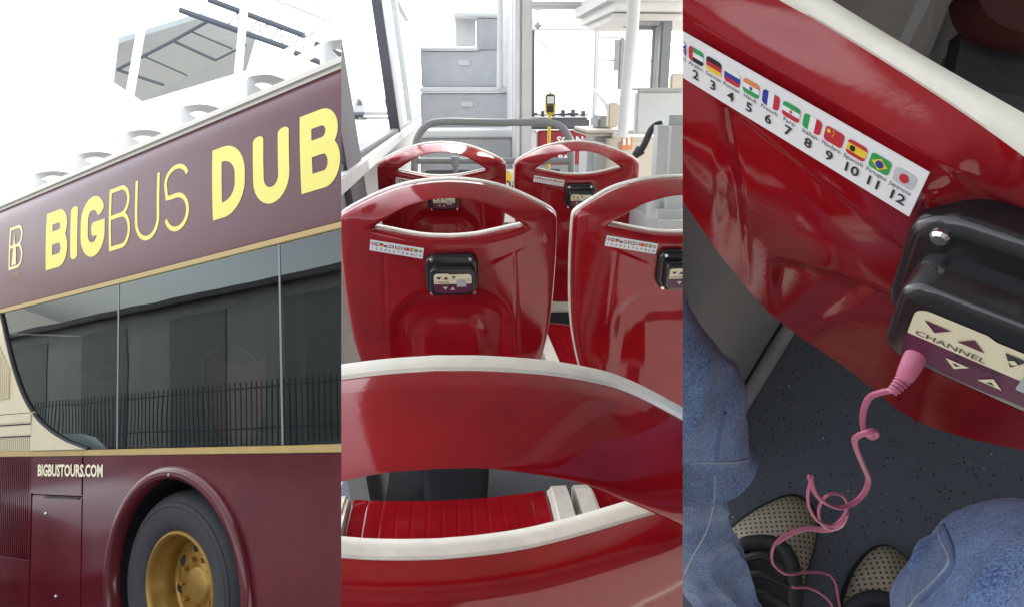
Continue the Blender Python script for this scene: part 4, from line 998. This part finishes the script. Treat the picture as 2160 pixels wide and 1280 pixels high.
# the passenger: denim legs, shoes
pr = thing('person', 'seated person in blue jeans and tan perforated shoes holding knees apart', 'person', T(onfloor(1780, 1260)))
po = pr.matrix_world.translation.copy()
def leg(name, sect, m='denim', wr=.008, seedo=0, sides=72, k=16):
    """sect: (px,py,depth,half width px perpendicular, ratio of depth radius)"""
    c = catmull([Vector(s[:3]) for s in sect], k); rr_ = catmull([Vector((s[3], s[4], 0)) for s in sect], k)
    P = [atD(q.x, q.y, q.z) for q in c]; n = len(P); v = []; f = []
    for i in range(n):
        t = (P[min(i+1, n-1)]-P[max(i-1, 0)]).normalized(); view = (P[i]-CAM).normalized()
        e1 = t.cross(view).normalized(); e2 = t.cross(e1).normalized(); R = rr_[i].x*c[i].z/FPX
        for j in range(sides):
            a = 2*math.pi*j/sides; d = e1*math.cos(a) + e2*math.sin(a)*rr_[i].y; p = P[i]+d*R
            g_ = i/n*9; nn = noise.noise(p*20+Vector((seedo, 0, 0)))*.8 + ((1-min(1, 2.2*abs(noise.noise(Vector((math.cos(a)*.8+seedo, math.sin(a)*.8+g_*.3, g_*.42))))))**1.6)*1.15 + noise.noise(p*60)*.07
            v.append(p + d*nn*wr - po)
    for i in range(n-1):
        for j in range(sides): q = (j+1) % sides; f.append((i*sides+j, i*sides+q, (i+1)*sides+q, (i+1)*sides+j))
    f.append(tuple(range(sides))); f.append(tuple((n-1)*sides+j for j in range(sides)))
    return v, f
vl, fl = leg('l', [(1270, 590, .36, 105, .8), (1340, 700, .40, 110, .8), (1405, 795, .44, 112, .8), (1445, 880, .48, 116, .8), (1460, 948, .51, 110, .8), (1463, 970, .525, 106, .8), (1460, 984, .53, 78, .8), (1460, 1040, .57, 62, .8), (1476, 1120, .63, 54, .8), (1502, 1200, .68, 54, .8), (1540, 1290, .72, 52, .8), (1570, 1360, .75, 50, .8)], seedo=3)
vr, fr_ = leg('r', [(2520, 1500, .27, 330, .8), (2380, 1420, .31, 290, .8), (2240, 1330, .36, 262, .85), (2155, 1278, .41, 200, .85), (2100, 1245, .45, 146, .9), (2058, 1228, .48, 108, .9), (2026, 1242, .52, 90, .9), (2000, 1280, .58, 84, .9), (1982, 1335, .66, 78, .9), (1965, 1395, .74, 70, .9)], seedo=11)
n0 = len(vl)
jn = part('trousers', vl + vr, fl + [tuple(i+n0 for i in q) for q in fr_], 'denim', pr); smooth_angle(jn, 70)
from mathutils.bvhtree import BVHTree
bvh = BVHTree.FromPolygons([p+po for p in vl+vr], fl + [tuple(i+n0 for i in q) for q in fr_])
def seam(pts, m='stitch', r_=.0008):
    """stitched seam laid on the cloth below the given picture points"""
    path = []
    for q in catmull([Vector((x, y, 0)) for x, y in pts], 6):
        d = ray(q.x, q.y).normalized(); hit = bvh.ray_cast(CAM, d)
        if hit[0] is not None: path.append(hit[0]-d*.0004-po)
    if len(path) > 2: tube('seam', path, r_, m, jn, 6)
mat('denimseam', (.10, .14, .26), .85)
seam([(1470, 974), (1515, 975), (1555, 973), (1578, 969)])
seam([(1528, 870), (1516, 920), (1512, 968)], 'denimseam', .0014)
seam([(1508, 1000), (1505, 1060), (1490, 1120), (1462, 1170), (1444, 1210)])
seam([(1978, 1112), (1985, 1140), (1998, 1165), (1999, 1190), (1970, 1225), (1930, 1262), (1912, 1290)])
seam([(1990, 1108), (2004, 1140), (2012, 1170), (2008, 1200), (1980, 1232), (1945, 1268)], 'denimseam', .0016)
def shoe(name, outl, hcen, toe, tongue, laces, label):
    """outl: outline px of the shoe's upper where it meets the sole"""
    base = catmull([Vector((x, y, 0)) for x, y in outl], 6, True); n = len(base)
    cen = sum(base, Vector())/n; v = []; f = []; uvs = []
    e1 = (onfloor(cen.x+50, cen.y)-onfloor(cen.x, cen.y)).normalized(); e2 = up3.cross(e1)
    rings = [(1.0, .026), (.985, .034), (.93, .044), (.82, .053), (.66, .060), (.48, .066), (.28, .070), (.1, .072)]
    for s, h in rings:
        for q in base:
            p2 = cen.lerp(q, s); p = onfloor(p2.x, p2.y, .026); p = p + up3*(h-.026)*hcen; v.append(p-po); uvs.append(((p-po).dot(e1), (p-po).dot(e2)))
    for r_ in range(len(rings)-1):
        for i in range(n): q = (i+1) % n; f.append((r_*n+i, r_*n+q, (r_+1)*n+q, (r_+1)*n+i))
    f.append(tuple((len(rings)-1)*n+i for i in range(n)))
    sh = part(name, v, f, 'shoemesh', pr, uvs=uvs); smooth_angle(sh, 60); sh['label'] = label
    # sole with rubber foxing
    v = []; f = []
    for s, h in ((1.0, .0), (1.045, .004), (1.05, .022), (1.03, .030), (.985, .0335), (.955, .033)):
        for q in base: p2 = cen.lerp(q, s); p = onfloor(p2.x, p2.y, .026)+up3*(h-.026); v.append(p-po)
    for r_ in range(5):
        for i in range(n): q = (i+1) % n; f.append((r_*n+i, r_*n+q, (r_+1)*n+q, (r_+1)*n+i))
    f.append(tuple(range(n))); smooth_angle(part('sole', v, f, 'shoeblack', sh), 60)
    if tongue:
        tp = catmull([onfloor(x, y, .075)-po for x, y in tongue], 8, True); tube('collar', tp+[tp[0]], .0085, 'shoeblack', sh, 8)
        cc = sum(tp, Vector())/len(tp); vv = [cc+up3*-.004] + [q for q in tp]; part('tongue', vv, [(0, i+1, (i+1) % len(tp)+1) for i in range(len(tp))], 'shoeblack', sh)
    for lc in laces: tube('lace', catmull([onfloor(x, y, h)-po for x, y, h in lc], 5), .0042, 'shoeblack', sh, 7)
    return sh
shoe('shoe', [(1535, 1130), (1570, 1092), (1620, 1062), (1668, 1046), (1704, 1062), (1722, 1100), (1718, 1150), (1702, 1205), (1690, 1260), (1680, 1330), (1640, 1380), (1580, 1360), (1552, 1290), (1545, 1200)], 1, None,
     [(1560, 1160), (1600, 1143), (1640, 1150), (1666, 1180), (1676, 1230), (1672, 1290), (1640, 1320), (1590, 1310), (1562, 1250)], [[(1568, 1178, .09), (1610, 1172, .096), (1650, 1196, .09)], [(1562, 1215, .095), (1610, 1212, .1), (1660, 1236, .092)], [(1566, 1255, .1), (1612, 1252, .104), (1662, 1278, .095)]], 'left shoe, tan perforated toe with black laces')
shoe('shoe', [(1774, 1300), (1782, 1250), (1800, 1205), (1828, 1168), (1858, 1152), (1888, 1160), (1912, 1190), (1928, 1240), (1936, 1310), (1930, 1400), (1850, 1440), (1785, 1400)], 1, None,
     [(1792, 1290), (1830, 1262), (1880, 1268), (1915, 1300), (1915, 1360), (1850, 1390), (1795, 1350)], [], 'right shoe, tan perforated toe with black edge')
# pink earphone lead
ep = thing('earphone_lead', 'pink twin earphone lead plugged into the black audio box', 'cable', T(atD(1900, 800, .27)))
eo = ep.matrix_world.translation.copy()
tube('plug', [atD(*q)-eo for q in ((1938, 738, .262), (1926, 762, .262), (1915, 784, .263), (1908, 797, .264))], [.0040, .0039, .0036, .0032], 'pink', ep, 14)
for k in range(5): tube('strain_relief', [atD(1909-k*5.2, 796+k*6.0, .264)-eo, atD(1907-k*5.2, 799.0+k*6.0, .264)-eo], .0031-.0002*k, 'pink', ep, 12)
tube('plug_core', [atD(1912, 790, .264)-eo, atD(1880, 828, .266)-eo], .0021, 'pink', ep, 10)
main = [(1885, 822, .266), (1862, 826, .27), (1836, 836, .28), (1824, 858, .29), (1820, 884, .30), (1824, 910, .305), (1836, 922, .30), (1848, 917, .296), (1845, 908, .292), (1826, 912, .292), (1808, 920, .30), (1803, 932, .31), (1812, 960, .33), (1825, 990, .345), (1832, 1012, .36), (1822, 1040, .37), (1798, 1062, .37), (1768, 1070, .365), (1738, 1058, .36), (1718, 1036, .355), (1708, 1004, .35)]
def strand(path, dx, dy, r_=.00085): tube('strand', catmull([atD(x+dx, y+dy, d)-eo for x, y, d in path], 7), r_, 'pink', ep, 8)
strand(main, -2.6, -1.4); strand(main, 2.6, 1.4)
loop2 = [(1713, 1004, .35), (1704, 1040, .36), (1708, 1072, .37), (1726, 1098, .38), (1752, 1108, .385), (1776, 1092, .385), (1787, 1066, .38), (1778, 1046, .375), (1758, 1040, .37), (1738, 1050, .37), (1727, 1075, .38), (1733, 1104, .39), (1756, 1115, .395), (1778, 1100, .39), (1787, 1076, .385)]
strand(loop2, 0, 0)
tail = [(1786, 1078, .385), (1772, 1104, .40), (1740, 1114, .43), (1700, 1112, .50), (1665, 1124, .58), (1638, 1142, .63), (1628, 1165, .655), (1632, 1190, .665), (1660, 1210, .67), (1700, 1206, .70), (1740, 1208, .72), (1760, 1224, .73), (1768, 1258, .73), (1774, 1300, .73)]
strand(tail, 0, 0, .0013); strand([(x, y+3, d) for x, y, d in tail[:6]], 1, 1, .0013)
strand([(1672, 1238, .67), (1710, 1240, .70), (1745, 1262, .72), (1762, 1290, .73)], 0, 0, .0013)

# ================================================================== the three sets end at section planes
bpy.context.view_layer.update()
def clip(o, co, no):
    """cut the mesh away on the side the normal points to"""
    mw = o.matrix_world; inv = mw.inverted(); lco = inv @ co; lno = (mw.to_3x3().transposed() @ no).normalized()
    d = [(v_.co-lco).dot(lno) for v_ in o.data.vertices]
    if not d or max(d) <= 1e-6: return True
    if min(d) >= -1e-6: return False
    if o.data.users > 1: o.data = o.data.copy()
    bm = bmesh.new(); bm.from_mesh(o.data)
    r_ = bmesh.ops.bisect_plane(bm, geom=bm.verts[:]+bm.edges[:]+bm.faces[:], plane_co=lco, plane_no=lno, clear_outer=True, dist=1e-7)
    be = [e for e in r_['geom_cut'] if isinstance(e, bmesh.types.BMEdge) and e.is_boundary]
    if be and len(be) < 4000:
        try: bmesh.ops.holes_fill(bm, edges=be, sides=0)
        except Exception: pass
    bm.to_mesh(o.data); bm.free()
    if o.data.polygons and o.data.polygons[0].use_smooth: o.data.set_sharp_from_angle(angle=math.radians(40))
    return True
n720 = (ray(720, 0)-ray(720, 1280)).cross(ray(720, 640)).normalized()
n720 = n720 if n720.dot(cr) > 0 else -n720
n1440 = (ray(1440, 0)-ray(1440, 1280)).cross(ray(1440, 640)).normalized()
n1440 = n1440 if n1440.dot(cr) > 0 else -n1440
kill = []
for o in list(COL.objects):
    if o.type != 'MESH': continue
    s = SETS.get(o.name); keep = True
    if s == 1: keep = clip(o, CAM, n720)
    elif s == 2: keep = clip(o, CAM, -n720) and clip(o, CAM, n1440)
    elif s == 3: keep = clip(o, CAM, -n1440)
    if not keep: kill.append(o)
def drop(o):
    for c in list(o.children): drop(c)
    bpy.data.objects.remove(o)
names_ = [o.name for o in kill]
for nme in names_:
    o = bpy.data.objects.get(nme)
    if o is None: continue
    if any(c.name not in names_ for c in o.children): continue
    drop(o)
for o in list(COL.objects):
    if o.type == 'EMPTY' and not o.children: bpy.data.objects.remove(o)
